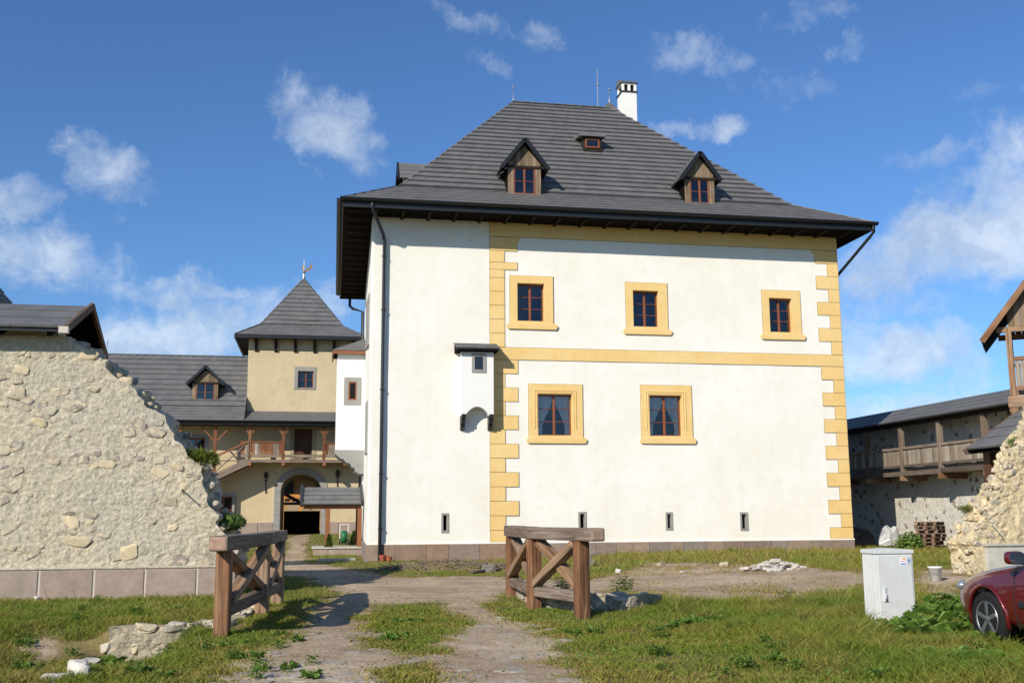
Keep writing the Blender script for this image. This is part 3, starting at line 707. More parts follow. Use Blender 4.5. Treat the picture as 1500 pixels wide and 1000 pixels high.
courses(roof, E3, E0, B3, B0, 6, .24, .04); courses(roof, B3, B0, RA, RA, 23, .3, .045)
courses(roof, E1, E2, B1, B2, 6, .3, .04); courses(roof, B1, B2, RB, RB, 23, .3, .045)
courses(roof, E2, E3, B2, B3, 6, .4, .04); courses(roof, B2, B3, RB, RA, 23, .4, .045)
for a, b in ((E0, B0), (B0, RA), (E1, B1), (B1, RB), (RA, RB), (B2, RB), (B3, RA)): hipcap(roof, a, b)
# raised peak over the right end of the ridge
pk = (13.05, 45.1, 20.72); pb = [(12.0, 43.9, 19.5), (13.6, 43.75, 19.3), (14.3, 46.2, 18.8), (12.1, 46.2, 19.4)]
mb = MB(); [mb.poly([pb[i], pb[(i + 1) % 4], pk]) for i in range(4)]; mb.build('roof_peak', M['shingle'], roof)
courses(roof, pb[0], pb[1], pk, pk, 4, .24, .035)
finial(house, (rA, VR, ZR + .05), .85, .055); finial(house, (pk[0], pk[1], pk[2]), .8, .055)
mb = MB(); p = Vector((12.35, 44.6, 20.1)); mb.tube([p, p + Vector((0, 0, 2.05))], [.022, .014], 6); mb.lathe(p + Vector((0, 0, 1.15)), [(.018, 0), (.05, .03), (.05, .12), (.018, .15)], 8); mb.build('lightning_rod', mat('dull_rod', (.22, .23, .25), .5, .4), house)
# rafters
for i in range(20):
    u = UL + .1 + i * .965; mb = MB(); mb.box((u - .05, VE + .1, 12.36), (u + .05, V0 - .03, 12.45)); mb.build('rafter', M['rafter'], roof)
for i in range(16):
    v = VE + .35 + i * 1.0; mb = MB(); k = (v - V0) / (VB - V0); mb.box((eL0 + .2 + k * .24, v - .05, 12.36), (UL + max(0, k) * SK - .03, v + .05, 12.45)); mb.build('rafter', M['rafter'], roof)
# gutters
def gutter(parent, a, b, r=.085, name='gutter', m=None):
    a, b = Vector(a), Vector(b); d = (b - a).normalized(); o = d.cross(Vector((0, 0, 1))); n = 9; P = []
    sec = [(cos(pi + pi * k / (n - 1)) * r, sin(pi + pi * k / (n - 1)) * r) for k in range(n)] + [(r * .8 - 2 * r * .8 * k / 3, -.012) for k in range(4)]
    mb = MB(); mb.prism([a + o * x + Vector((0, 0, y)) for x, y in sec], b - a); return mb.build(name, m or M['gutter'], parent, smooth=False)
gutter(house, (eL0 - .1, VE - .09, ZE + .0), (eR + .1, VE - .09, ZE + .0), .12); gutter(house, (eL0 - .1, VE, ZE), (eL1 - .1, VEb, ZE), .12)
for a, b in (((eL0 - .02, VE - .015, zs2 - .03), (eR + .02, VE + .02, ZE - .02)),):
    mb = MB(); mb.box(a, b); mb.build('fascia', M['gutter'], house)
mb = MB(); mb.beam((eL0, VE + .03, 12.56), (eL1, VEb, 12.56), .04, .28); mb.build('fascia', M['gutter'], house)
# downpipes
u_, z_ = onv(547, 303, VE); u2, z2 = 2.17, 11.55
mb = MB(); mb.tube([(1.66, VE - .05, 12.66), (1.66, VE + .0, 12.42), (1.72, VE + .1, 12.3), (2.12, V0 - .22, 11.72), (u2, V0 - .14, 11.5), (u2 - .005, V0 - .135, 6), (u2 - .01, V0 - .135, .05)], .062, 10)
dp = mb.build('downpipe', M['pipe'], house, smooth=True)
for z in (10.9, 8.9, 6.0, 3.0, 1.1):
    mb = MB(); mb.lathe((u2, V0 - .137, z), [(.066, 0), (.085, .005), (.085, .05), (.066, .055)], 12); mb.box((u2 - .02, V0 - .08, z + .01), (u2 + .02, V0 + .03, z + .045)); mb.build('pipe_bracket', M['gutter'], dp)
mb = MB(); mb.tube([(21.02, VE - .09, 12.65), (21.02, VE - .06, 12.35), (20.95, VE + .1, 12.2), (20.35, V0 + .6, 10.95), (20.24, V0 + .8, 10.7), (20.24, V0 + .8, 0)], .062, 10); mb.build('downpipe', M['gutter'], house, smooth=True)
mb = MB(); mb.tube([(1.35, VEb - .2, 12.5), (1.35, VEb - .2, 12.05), (1.5, VEb - .5, 11.85), (1.95, VB - .3, 11.5), (1.97, VB - .3, 0)], .07, 8); mb.build('downpipe', M['gutter'], house, smooth=True)

# ---- dormers
def gable_dormer(parent, uc, vf, z0, z1, zap, ww, bw, ew, slope, name='dormer', cols=2, rows=2, shm=None):
    """vf face, z0 window foot, z1 window head, zap apex, ww window width, bw body width, ew eave width, slope of the roof behind"""
    d = MB(); zb = lambda v: z0 + (v - vf) * slope
    ve = vf + (z1 - z0) / slope + .1
    d.prism([(uc - bw / 2 + .06, vf + .56, z0 + .3), (uc - bw / 2 + .06, vf + .56, z1 - .01), (uc - bw / 2 + .06, ve - .05, z1 - .01)], (bw - .12, 0, 0))
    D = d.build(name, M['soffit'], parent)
    for s in (-1, 1):
        mb = MB(); mb.prism([(uc + s * bw / 2, vf, z0 - .1), (uc + s * bw / 2, vf, z1), (uc + s * bw / 2, ve, z1)], (-s * .05, 0, 0)); mb.build('cheek', M['soffit'], D)
    for s in (-1, 1):   # boards each side of the window
        a = uc + s * ww / 2; b = uc + s * bw / 2; n = 2
        for i in range(n):
            p, q = a + (b - a) * i / n, a + (b - a) * (i + 1) / n; mb = MB(); mb.box((min(p, q) + .004, vf - .02, z0), (max(p, q) - .004, vf + .03, z1)); mb.build('board', M['gable'], D)
    sash(D, uc - ww / 2 + .005, uc + ww / 2 - .005, z0, z1 - .01, vf - .01, rows, cols, fw=.05, mw=.07, room=.5)
    # gable boards
    he = z1 + .06; hw = bw / 2; n = 8; tan = (zap - .12 - he) / (ew / 2 - .1)
    mb = MB(); mb.box((uc - ew / 2 + .12, vf - .06, z1 - .02), (uc + ew / 2 - .12, vf + .03, z1 + .07)); mb.build('gable_beam', M['rafter'], D)
    for i in range(n):
        a = -hw + .02 + (2 * hw - .04) * i / n; b = -hw + .02 + (2 * hw - .04) * (i + 1) / n - .006
        za, zb_ = he + tan * (hw + .08 - abs(a)), he + tan * (hw + .08 - abs(b)); mb = MB()
        mb.prism([(uc + a, vf - .02, he), (uc + b, vf - .02, he), (uc + b, vf - .02, zb_), (uc + a, vf - .02, za)], (0, .05, 0)); mb.build('board', M['gable'], D)
    # roof
    ze = zap - (ew / 2) * (zap - z1 + .05) / (ew / 2); vfr = vf - .22
    vr = vf + (zap - z0) / slope; vv = vf + (ze - z0) / slope
    for s in (-1, 1):
        A = Vector((uc + s * ew / 2, vfr, ze)); T = Vector((uc, vfr, zap)); A2 = Vector((uc + s * ew / 2, vv - .05, ze)); T2 = Vector((uc, vr + .05, zap))
        mb = MB(); nrm = Vector((0, 0, -.06)); mb.add([A, T, T2, A2, A + nrm, T + nrm, T2 + nrm, A2 + nrm], [(0, 1, 2, 3), (4, 5, 6, 7), (0, 1, 5, 4), (0, 3, 7, 4)]); rp = mb.build('dormer_roof', M['roofbody'], D)
        courses(rp, A, A2, T, T2, 4, .26, .03)
        mb = MB(); mb.beam(A + Vector((0, -.02, -.04)), T + Vector((0, -.02, -.04)), .05, .15, up=(0, 0, 1)); mb.build('barge_board', M['gutter'], D)
    return D
sl_up = (ZR - ZB) / (VR - VE - IN)
gable_dormer(house, 7.53, 38.0, 13.72, 14.78, 15.92, .85, 1.30, 1.86, 1.0)
gable_dormer(house, 14.62, 38.0, 13.70, 14.70, 15.80, .80, 1.24, 1.70, 1.0)
# shed dormer
def shed_dormer(parent, uc, vf, z0, w, h, slope, bw, rw):
    d = MB(); ve = vf + h / slope
    d.prism([(uc - bw / 2, vf, z0 - .06), (uc - bw / 2, vf, z0 + h), (uc - bw / 2, ve, z0 + h)], (bw, 0, 0)); D = d.build('dormer', M['rafter'], parent)
    mb = MB(); mb.prism([(uc - rw / 2, vf - .18, z0 + h + .0), (uc - rw / 2, vf - .18, z0 + h + .08), (uc - rw / 2, ve + .5, z0 + h + .32), (uc - rw / 2, ve + .5, z0 + h + .2)], (rw, 0, 0)); mb.build('dormer_roof', M['shingle'], D)
    s = sash(D, uc - w / 2, uc + w / 2, z0 + .08, z0 + h - .06, vf - .05, 1, 1, fw=.06, room=.05, back=False)
    mb = MB(); mb.quad((uc - w / 2, vf - .005, z0 + .08), (uc + w / 2, vf - .005, z0 + .08), (uc + w / 2, vf - .005, z0 + h - .06), (uc - w / 2, vf - .005, z0 + h - .06)); mb.build('dark_room', M['dark'], s)
    return D
shed_dormer(house, 11.08, 41.05, 16.80, .62, .55, 1.02, .80, 1.15)
# dormer on the left slope, seen from the side
dl = MB(); vL, zL = 41.3, 14.95
uF = 3.05; 
dl.prism([(uF + .1, vL - .65, 13.6), (uF + .1, vL - .65, zL), (uF + 2.0, vL - .65, zL)], (0, 1.3, 0)); DL = dl.build('dormer', M['gable'], house)
for s in (-1, 1):
    A = (uF - .15, vL + s * .95, zL - .05); T = (uF - .15, vL, zL + .9); A2 = (uF + 1.4, vL + s * .95, zL - .05); T2 = (uF + 3.1, vL, zL + .9)
    mb = MB(); mb.poly([A, T, T2, A2]); rp = mb.build('dormer_roof', M['roofbody'], DL)
    courses(rp, A, A2, T, T2, 4, .26, .03)
    mb = MB(); mb.beam((A[0] - .02, A[1], A[2] - .03), (T[0] - .02, T[1], T[2] - .03), .05, .15); mb.build('barge_board', M['gutter'], DL)
mb = MB(); mb.poly([(uF + .1, vL - .65, zL), (uF + .1, vL + .65, zL), (uF + .1, vL, zL + .7)]); mb.build('gable', M['gable'], DL)
# chimney
cu0, cu1, cv0 = 14.26, 15.0, 47.0
mb = MB(); mb.box((cu0, cv0, 17), (cu1, cv0 + .84, 22.15)); 
for s in (0, .31, .62): mb.box((cu0 + s * .999 + .0, cv0, 22.15), (cu0 + s + .12, cv0 + .12, 22.5)); mb.box((cu0 + s, cv0 + .72, 22.15), (cu0 + s + .12, cv0 + .84, 22.5))
mb.box((cu0, cv0, 22.5), (cu1, cv0 + .84, 22.58)); ch = mb.build('chimney', M['white'], house, bevel=.01)
mb = MB(); mb.box((cu0 - .05, cv0 - .05, 22.1), (cu1 + .05, cv0 + .89, 22.16)); mb.build('drip_course', M['pipe'], ch)
mb = MB(); mb.box((cu0 + .1, cv0 + .1, 22.15), (cu1 - .1, cv0 + .74, 22.5)); mb.build('flue', M['dark'], ch)
mb = MB(); mb.prism([(cu0 - .07, cv0 - .08, 22.58), (cu0 - .07, cv0 + .92, 22.58), (cu0 - .07, cv0 + .7, 22.85), (cu0 - .07, cv0 + .42, 22.88)], (.88, 0, 0)); mb.build('chimney_cap', M['shingle'], ch)

# ---- latrine bay on the front
bu0, bu1, bv, bz0, bz1 = 4.97, 6.17, V0 - .46, 5.10, 7.42
mb = MB(); n = 14; P = [(bu0, bz0), (bu0, bz1), (bu1, bz1), (bu1, bz0)]
arch = [(bu1 - .17 - (bu1 - bu0 - .34) * k / n, bz0 + .32 * sin(pi * k / n) ** .8 + .0) for k in range(n + 1)]
wz = rect(691, 518, 712, 545.5, bv)
mb.prism([(a, bv, b) for a, b in P + arch], (0, .5, 0)); bay = mb.build('latrine_bay', M['white'], house, bevel=.02)
u0, u1, z0, z1 = wz; a = .11
ring_surr(bay, u0, u1, z0, z1, u0 + a, u1 - a, z0 + a, z1 - a, bv, .03, .04, M['surr'])
mb = MB(); mb.box((u0 + a, bv - .004, z0 + a), (u1 - a, bv + .02, z1 - a)); mb.build('pane', M['carglass'], bay)
mb = MB(); mb.prism([(4.78, bv - .2, bz1 + .0), (4.78, bv - .2, bz1 + .10), (4.78, V0, bz1 + .36), (4.78, V0, bz1 + .0)], (1.52, 0, 0)); rp = mb.build('bay_roof', M['soffit'], bay)
courses(rp, (4.74, bv - .24, bz1 + .10), (6.34, bv - .24, bz1 + .10), (4.74, V0, bz1 + .38), (6.34, V0, bz1 + .38), 3, .24, .04)
gutter(bay, (4.76, bv - .25, bz1 + .08), (6.32, bv - .25, bz1 + .08), .05)
for u in (bu0 + .02, bu1 - .17):
    mb = MB(); pr = [(V0, 5.16), (bv - .02, 5.16), (bv - .02, 5.02), (bv + .08, 4.95), (bv + .08, 4.86), (bv + .2, 4.80), (bv + .22, 4.70), (V0 - .08, 4.62), (V0, 4.60)]
    mb.prism([(u, a, b) for a, b in pr], (.15, 0, 0)); mb.build('corbel', M['gutter'], bay, bevel=.008)
# ---- white bay on the left side
sv = 47.0; s0, s1 = .72, UL + SK * .72 + .05; sz0, sz1 = 4.45, 8.82
mb = MB(); mb.box((s0, sv, sz0), (s1, sv + 2.2, sz1)); sb = mb.build('side_bay', M['white'], house, bevel=.02)
mb = MB(); pr = [(s0 - .02, 4.45), (s1, 4.45), (s1, 3.42), (s1 - .28, 3.42), (s1 - .42, 3.52), (s1 - .48, 3.68), (s1 - .60, 3.72), (s1 - .66, 3.86), (s1 - .86, 3.93), (s1 - .95, 4.05), (s1 - 1.1, 4.1), (s0 - .02, 4.3)]
mb.prism([(a, sv + .02, b) for a, b in pr], (0, 2.1, 0)); mb.build('bay_corbel', M['surr'], sb)
u0, u1, z0, z1 = rect(504.5, 552.5, 529, 593, sv); 
u0, u1 = u0 - .02, min(u1, s1 - .06)
ring_surr(sb, u0, u1, z0, z1, u0 + .2, u1 - .2, z0 + .22, z1 - .2, sv, .03, .05, M['surr'])
w = sash(sb, u0 + .2, u1 - .2, z0 + .22, z1 - .2, sv - .015, 1, 1, fw=.06, back=False)
mb = MB(); mb.quad((u0 + .22, sv - .004, z0 + .24), (u1 - .22, sv - .004, z0 + .24), (u1 - .22, sv - .004, z1 - .22), (u0 + .22, sv - .004, z1 - .22)); mb.build('dark_room', M['dark'], w)
mb = MB(); mb.box((u0 + .26, sv - .003, z0 + .26), (u1 - .3, sv - .001, z0 + .66)); mb.build('curtain', M['curtain'], w)
A, B = (s0 - .22, sv - .3, sz1 + .05), (s1, sv - .3, sz1 + .05); T0, T1 = (s1 - .15, sv + .9, sz1 + .75), (s1, sv + .9, sz1 + .75)
C0 = (s0 - .22, sv + 2.4, sz1 + .05); D0 = (s1, sv + 2.4, sz1 + .05)
mb = MB(); mb.poly([A, B, T1, T0]); mb.poly([C0, A, T0]); mb.poly([A, B, D0, C0]); mb.poly([C0, D0, T1, T0]); rp = mb.build('bay_roof', M['soffit'], sb)
courses(rp, A, B, T0, T1, 4, .24, .035); courses(rp, C0, A, T0, T0, 4, .24, .035)
mb = MB(); mb.box((A[0], A[1] + .02, sz1 - .1), (s1, A[1] + .07, sz1 + .06)); mb.box((A[0], A[1] + .07, sz1 - .1), (A[0] + .05, C0[1], sz1 + .06)); mb.build('fascia', M['redwood'], sb)

# ================================================================== GATEHOUSE
GV = 61.0; GZ0 = .55
gate = thing('gatehouse', 'ochre gatehouse with square tower, vaulted gateway and timber gallery behind the manor', 'building', (-1, GV, GZ0))
tu0, tu1 = -4.12, 1.9
ax0, ax1 = onv(410.5, 745, GV)[0], onv(470, 745, GV)[0]; axc = (ax0 + ax1) / 2; ar = (ax1 - ax0) / 2
az1 = onv(440, 694, GV)[1]; azs = az1 - ar * .82
w2 = rect(314, 727, 340, 757, GV); w1 = rect(272, 641, 300, 668, GV)
door = rect(431, 628, 457, 671, GV)
# front wall with an arched opening
def arched_front(u0, u1, z0, z1, v, holes):
    mb = facade(v, u0, u1, z0, z1, holes + [(ax0, ax1, z0 - 1, az1)], wavy=True, step=.8)
    n = 20
    for s in (-1, 1):      # spandrels
        pts = [(axc + s * ar, v, az1)] + [(axc + s * ar * cos(pi / 2 * k / n), v, azs + (az1 - azs) * sin(pi / 2 * k / n)) for k in range(n + 1)]
        for a, b in zip(pts[1:], pts[2:]): mb.poly([pts[0], a, b])
    return mb
mb = arched_front(-16.5, 3.5, GZ0 - .6, 7.4, GV, [w1, w2, door])
mb.build('wall', M['tan'], gate, smooth=True, fix=False)
sw = (rect(431, 537, 462.5, 570, GV), rect(436.5, 543.5, 459, 568, GV))
mb = facade(GV, tu0, tu1, 7.4, 11.75, [sw[1]], step=.6); mb.build('tower_wall', M['tan'], gate, smooth=True, fix=False)
mb = MB(); 
mb.quad((tu0, GV, 7.2), (tu0, GV + 6, 7.2), (tu0, GV + 6, 11.75), (tu0, GV, 11.75)); mb.quad((tu1, GV + 6, 0), (tu1, GV, 0), (tu1, GV, 11.75), (tu1, GV + 6, 11.75)); mb.quad((tu0, GV + 6, 7.2), (tu1, GV + 6, 7.2), (tu1, GV + 6, 11.75), (tu0, GV + 6, 11.75))
mb.quad((-16.5, GV + 6, 0), (ax0 - .1, GV + 6, 0), (ax0 - .1, GV + 6, 7), (-16.5, GV + 6, 7)); mb.quad((ax1 + .1, GV + 6, 0), (3.5, GV + 6, 0), (3.5, GV + 6, 7), (ax1 + .1, GV + 6, 7)); mb.quad((ax0 - .1, GV + 6, az1), (ax1 + .1, GV + 6, az1), (ax1 + .1, GV + 6, 7.2), (ax0 - .1, GV + 6, 7.2))
mb.quad((-16.5, GV, -.3), (-16.5, GV + 6, -.3), (-16.5, GV + 6, 7), (-16.5, GV, 7)); mb.quad((3.5, GV, -.3), (3.5, GV + 6, -.3), (3.5, GV + 6, 7), (3.5, GV, 7))
mb.build('side_wall', M['tan'], gate, fix=False)
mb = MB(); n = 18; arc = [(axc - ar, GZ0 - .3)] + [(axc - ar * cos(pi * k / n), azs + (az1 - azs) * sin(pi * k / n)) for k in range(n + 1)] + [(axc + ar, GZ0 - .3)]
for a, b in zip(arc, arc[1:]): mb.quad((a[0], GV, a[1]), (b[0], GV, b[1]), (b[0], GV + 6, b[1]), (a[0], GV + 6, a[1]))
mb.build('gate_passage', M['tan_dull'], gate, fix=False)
zlow = onv(440, 703, GV + 3)[1]
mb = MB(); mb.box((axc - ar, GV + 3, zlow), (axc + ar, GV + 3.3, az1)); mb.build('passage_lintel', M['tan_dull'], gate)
# stone surround of the arch, block by block
wsr = .36
for s in (-1, 1):
    z = GZ0 - .1
    while z < azs - .05:
        zz1 = min(z + .62, azs); mb = MB(); a = axc + s * ar; mb.box((min(a, a + s * wsr), GV - .05, z + .005), (max(a, a + s * wsr), GV + .3, zz1 - .005)); mb.build('arch_stone', M['surr'], gate, bevel=.01); z = zz1
for k in range(11):
    a0, a1 = pi * k / 11 + .004, pi * (k + 1) / 11 - .004; mb = MB(); pts = []
    for q in (0, .5, 1): a = a0 + (a1 - a0) * q; pts.append((axc - (ar + wsr) * cos(a), GV - .05, azs + (az1 - azs + wsr) * sin(a)))
    for q in (1, .5, 0): a = a0 + (a1 - a0) * q; pts.append((axc - ar * cos(a), GV - .05, azs + (az1 - azs) * sin(a)))
    mb.prism(pts, (0, .35, 0)); mb.build('arch_stone', M['surr'], gate)
zp = onv(380, 765, GV)[1]; u = -9.0
while u < 3.4:
    w = random.uniform(.9, 1.3); a, b = u, u + w; u = b
    if b > ax0 - wsr and a < ax1 + wsr:
        if a < ax0 - wsr - .2: b = ax0 - wsr
        elif b > ax1 + wsr + .2: a = ax1 + wsr
        else: continue
    mb = MB(); mb.box((a + .012, GV - .06, GZ0 - .5), (b - .012, GV + .05, zp)); mb.build('plinth_slab', M['plinth2'], gate, bevel=.01)
# windows and door
ou = sw[0]; o = sw[1]; w = sash(gate, *o, GV + .12, 2, 2, m=M['sash'], fw=.06, mw=.07); ring_surr(w, *ou, *o, GV, .04, .12, M['surr'])
for wr, ro in ((w1, 3), (w2, 2)):
    w = sash(gate, *wr, GV + .10, ro, 2, fw=.07, mw=.08); e = .2; ring_surr(w, wr[0] - e, wr[1] + e, wr[2] - e, wr[3] + e, *wr, GV, .04, .12, M['surr'])
mb = MB(); mb.box((door[0], GV + .06, door[2]), (door[1], GV + .12, door[3])); dr = mb.build('door', M['door'], gate)
for i in range(5):
    a = door[0] + (door[1] - door[0]) * i / 5; mb = MB(); mb.box((a + .012, GV + .03, door[2]), (a + (door[1] - door[0]) / 5 - .012, GV + .058, door[3] - .02)); mb.build('board', M['door'], dr)
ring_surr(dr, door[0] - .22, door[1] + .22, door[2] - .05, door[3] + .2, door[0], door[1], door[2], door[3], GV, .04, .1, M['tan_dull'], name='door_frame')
# flower box under the lower window
fb = thing('flower_box', 'window box of red flowers under the ground-floor gatehouse window', 'flower box', ((w2[0] + w2[1]) / 2, GV - .2, w2[2]))
mb = MB(); mb.box((w2[0] - .1, GV - .26, w2[2] - .18), (w2[1] + .1, GV - .06, w2[2] + .0)); mb.build('box', M['door'], fb)
def leafball(mb, c, r, n, ls, mi=0, squash=1.0):
    for _ in range(n):
        d = Vector((random.gauss(0, 1), random.gauss(0, 1), random.gauss(0, 1))).normalized(); p = Vector(c) + Vector((d.x * r[0], d.y * r[1], d.z * r[2])) * random.random() ** .4
        a = Vector((random.gauss(0, 1), random.gauss(0, 1), random.gauss(0, 1))).normalized(); b = a.cross(d + Vector((.1, .2, .3))).normalized(); s = ls * random.uniform(.6, 1.4)
        mb.add([p - a * s, p + b * s * .45, p + a * s, p - b * s * .45], [(0, 1, 2, 3)], None, mi)
mb = MB(); leafball(mb, ((w2[0] + w2[1]) / 2, GV - .2, w2[2] + .16), (.6, .16, .22), 260, .07, 0); mb.build('leaves', M['leafd'], fb, fix=False, kind='stuff')
mb = MB(); leafball(mb, ((w2[0] + w2[1]) / 2, GV - .26, w2[2] + .26), (.6, .14, .22), 160, .06, 0); mb.build('flowers', M['red'], fb, fix=False, kind='stuff')
# iron wall crosses
for px, y0, y1 in ((389, 690, 722), (494, 687, 712)):
    ua, za = onv(px, y1, GV); _, zb = onv(px, y0, GV); mb = MB(); mb.box((ua - .025, GV - .06, za), (ua + .025, GV - .01, zb)); zc = za + (zb - za) * .55
    mb.box((ua - .12, GV - .065, zc), (ua + .12, GV - .061, zc + .05)); ir = mb.build('wall_iron', M['iron'], gate)
    mb = MB(); mb.lathe((ua, GV - .14, zb - .25), [(.02, -.14), (.10, -.10), (.12, .1), (.03, .2)], 8); mb.build('lantern', M['iron'], ir)
# wing roof
RV, RZ, EV, EZ = 63.8, 11.0, 59.35, 6.80
el, er = -17.2, 3.6; rl = -12.45
BKV, BKZ = 60.35, 7.42            # bell-cast
mb = MB()
kb = (el + .93, BKV + .05, BKZ + .23); mb.poly([(el, EV, EZ - .02), (tu0, EV, EZ - .02), (tu0, BKV + .05, BKZ + .23), kb]); mb.poly([kb, (tu0, BKV + .05, BKZ + .23), (tu0, RV, RZ - .02), (rl, RV, RZ - .02)]); mb.poly([(el, EV, EZ - .02), kb, (rl, RV, RZ - .02), (el, 68.2, EZ - .02)]); mb.poly([(el, 68.2, EZ - .02), (rl, RV, RZ - .02), (er, RV, RZ - .02), (er, 68.2, EZ - .02)])
mb.poly([(el, EV, EZ - .04), (er, EV, EZ - .04), (er, GV, EZ - .04), (el, GV, EZ - .04)]); mb.poly([(el, 68.2, EZ - .04), (er, 68.2, EZ - .04), (er, GV + 6, EZ - .04), (el, GV + 6, EZ - .04)])
mb.poly([(tu1, GV, 7.42), (er, GV, 7.42), (er, RV, RZ - .02), (tu1, RV, RZ - .02)])
gr = mb.build('roof', M['roofbody'], gate, fix=False)
courses(gr, (el, EV, EZ), (tu0, EV, EZ), (el + .93, BKV + .05, BKZ + .25), (tu0, BKV + .05, BKZ + .25), 5, .24, .04); courses(gr, (el + .93, BKV + .05, BKZ + .25), (tu0, BKV + .05, BKZ + .25), (rl, RV, RZ), (tu0, RV, RZ), 10, .26, .085)
courses(gr, (el, 68.2, EZ), (el, EV, EZ), (rl, RV, RZ), (rl, RV, RZ), 14, .3, .05)
courses(gr, (tu0, EV, EZ), (er, EV, EZ), (tu0, GV, 7.5), (er, GV, 7.5), 5, .24, .04, name='skirt_course')
mb = MB(); mb.quad((tu0, EV, EZ - .03), (er, EV, EZ - .03), (er, GV, 7.48), (tu0, GV, 7.48)); mb.build('skirt_roof', M['roofbody'], gr)
hipcap(gr, (rl, RV, RZ), (tu0, RV, RZ)); hipcap(gr, (el, EV, EZ), (rl, RV, RZ)); finial(gate, (rl + .1, RV, RZ + .05), .85, .05)
gutter(gate, (el, EV - .08, EZ + .02), (er, EV - .08, EZ + .02), .11)
mb = MB(); mb.box((el, EV + .0, EZ - .22), (er, EV + .06, EZ - .05)); mb.build('fascia', M['gutter'], gate)
# wing dormer: find where the roof plane passes
sg = (RZ - 7.67) / (RV - 60.4)
gable_dormer(gate, onv(301, 574, 60.9)[0], 60.75, 8.02, 9.02, 10.0, .98, 1.40, 2.05, 1.0)
# tower roof
te = .72; q0, q1, y0, y1 = tu0 - te, tu1 + te - .1, GV - te, GV + 6 + te; zt = 11.80; ap = (onv(445, 408, 64)[0], 64.0, 15.95)
E4 = [(q0, y0, zt), (q1, y0, zt), (q1, y1, zt), (q0, y1, zt)]; b = 1.35; zb = zt + .85
B4 = [(q0 + b, y0 + b, zb), (q1 - b, y0 + b, zb), (q1 - b, y1 - b, zb), (q0 + b, y1 - b, zb)]
mb = MB()
for i in range(4):
    j = (i + 1) % 4; mb.poly([dn(E4[i]), dn(E4[j]), dn(B4[j]), dn(B4[i])]); mb.poly([dn(B4[i]), dn(B4[j]), dn(ap)])
mb.poly([dn(p, .12) for p in E4])
for i in range(4): mb.quad(dn(E4[i]), dn(E4[(i + 1) % 4]), dn(E4[(i + 1) % 4], .12), dn(E4[i], .12))
tr = mb.build('tower_roof', M['roofbody'], gate, fix=False)
for i in range(4):
    j = (i + 1) % 4; courses(tr, E4[i], E4[j], B4[i], B4[j], 4, .24, .04); courses(tr, B4[i], B4[j], ap, ap, 11, .26, .085); hipcap(tr, B4[i], ap); hipcap(tr, E4[i], B4[i])
for a, b_ in ((E4[0], E4[1]), (E4[3], E4[0])):
    mb = MB(); mb.beam((a[0], a[1], a[2] - .1), (b_[0], b_[1], b_[2] - .1), .1, .2); mb.build('fascia', M['gutter'], tr)
for k in range(6):
    u = tu0 + .35 + k * 1.1; mb = MB(); mb.prism([(u, GV, 11.68), (u, y0 + .15, 11.68), (u, y0 + .2, 11.56), (u, GV - .14, 11.3), (u, GV - .14, 10.98), (u, GV, 10.9)], (.16, 0, 0)); mb.build('eave_bracket', M['rafter'], gate)
mb = MB(); mb.box((tu0, GV - .03, 11.02), (tu1, GV + .02, 11.06)); mb.build('moulding', M['tan_dull'], gate)
mb = MB(); p = Vector(ap); mb.lathe(p, [(.09, -.1), (.06, .25), (.03, .5), (.02, 1.2)], 8); mb.lathe(p + Vector((0, 0, .3)), [(.02, 0), (.11, .1), (.11, .16), (.02, .26)], 10); vn_ = mb.build('vane_rod', M['zinc'], gate)
mb = MB(); pr = [(-.05, .55), (.15, .62), (.3, .75), (.42, .92), (.47, 1.02), (.50, .86), (.47, .72), (.38, .6), (.25, .52), (.12, .45), (-.05, .42)]
mb.prism([p + Vector((a, -.01, b)) for a, b in pr], (0, .02, 0)); mb.prism([p + Vector((a, -.01, b)) for a, b in [(-.05, .5), (-.15, .78), (-.04, .95), (.05, .78)]], (0, .02, 0)); mb.build('weather_vane', M['gilt'], vn_)
shed_dormer(gate, onv(450, 472, 62.1)[0], 61.9, 12.55, .62, .42, 1.0, .85, 1.2)
# gallery in front of the wall
BV = 59.75; dz = onv(440, 673, BV)[1]
pxs = [(248, 0), (315.3, 1), (366, 1), (415, 1), (474.8, 1)]
for px, s in pxs:
    u = onv(px, 650, BV)[0]; mb = MB(); z0p = dz - .28 if px > 330 else GZ0
    mb.box((u - .08, BV - .08, z0p), (u + .08, BV + .08, 6.62)); po = mb.build('post', M['redwood'], gate, bevel=.012)
    r = .78 if px < 340 else .36; h = .75 if px < 340 else .34
    for sd in (-1, 1):
        mb = MB(); mb.beam((u + sd * .06, BV, 6.55 - h - .1), (u + sd * r, BV, 6.5), .07, .10, up=(0, 1, 0)); mb.build('brace', M['redwood'], po)
mb = MB(); mb.box((-16, BV - .07, 6.55), (3.4, BV + .07, 6.72)); mb.build('plate_beam', M['rafter'], gate)
ud0, ud1 = onv(353, 670, BV)[0], 3.0
mb = MB(); mb.box((ud0, BV - .13, dz - .16), (ud1, BV - .06, dz)); mb.build('deck_edge', M['railtop'], gate)
n = int((ud1 - ud0) / .22)
for i in range(n):
    a = ud0 + (ud1 - ud0) * i / n; mb = MB(); mb.box((a, BV - .06, dz - .05), (a + (ud1 - ud0) / n - .01, GV, dz - .0)); mb.build('deck_board', M['board'], gate)
for px in (366, 415, 475, 505):
    u = onv(px, 680, BV)[0]; mb = MB(); mb.box((u - .09, BV - .2, dz - .34), (u + .09, GV, dz - .165)); mb.build('deck_beam', M['redwood'], gate)
zr = onv(390, 646, BV)[1]
def ubx(px): return onv(px, 655, BV)[0]
mb = MB(); mb.box((ubx(352), BV - .06, zr - .1), (ubx(416), BV + .06, zr)); mb.build('handrail', M['redwood'], gate)
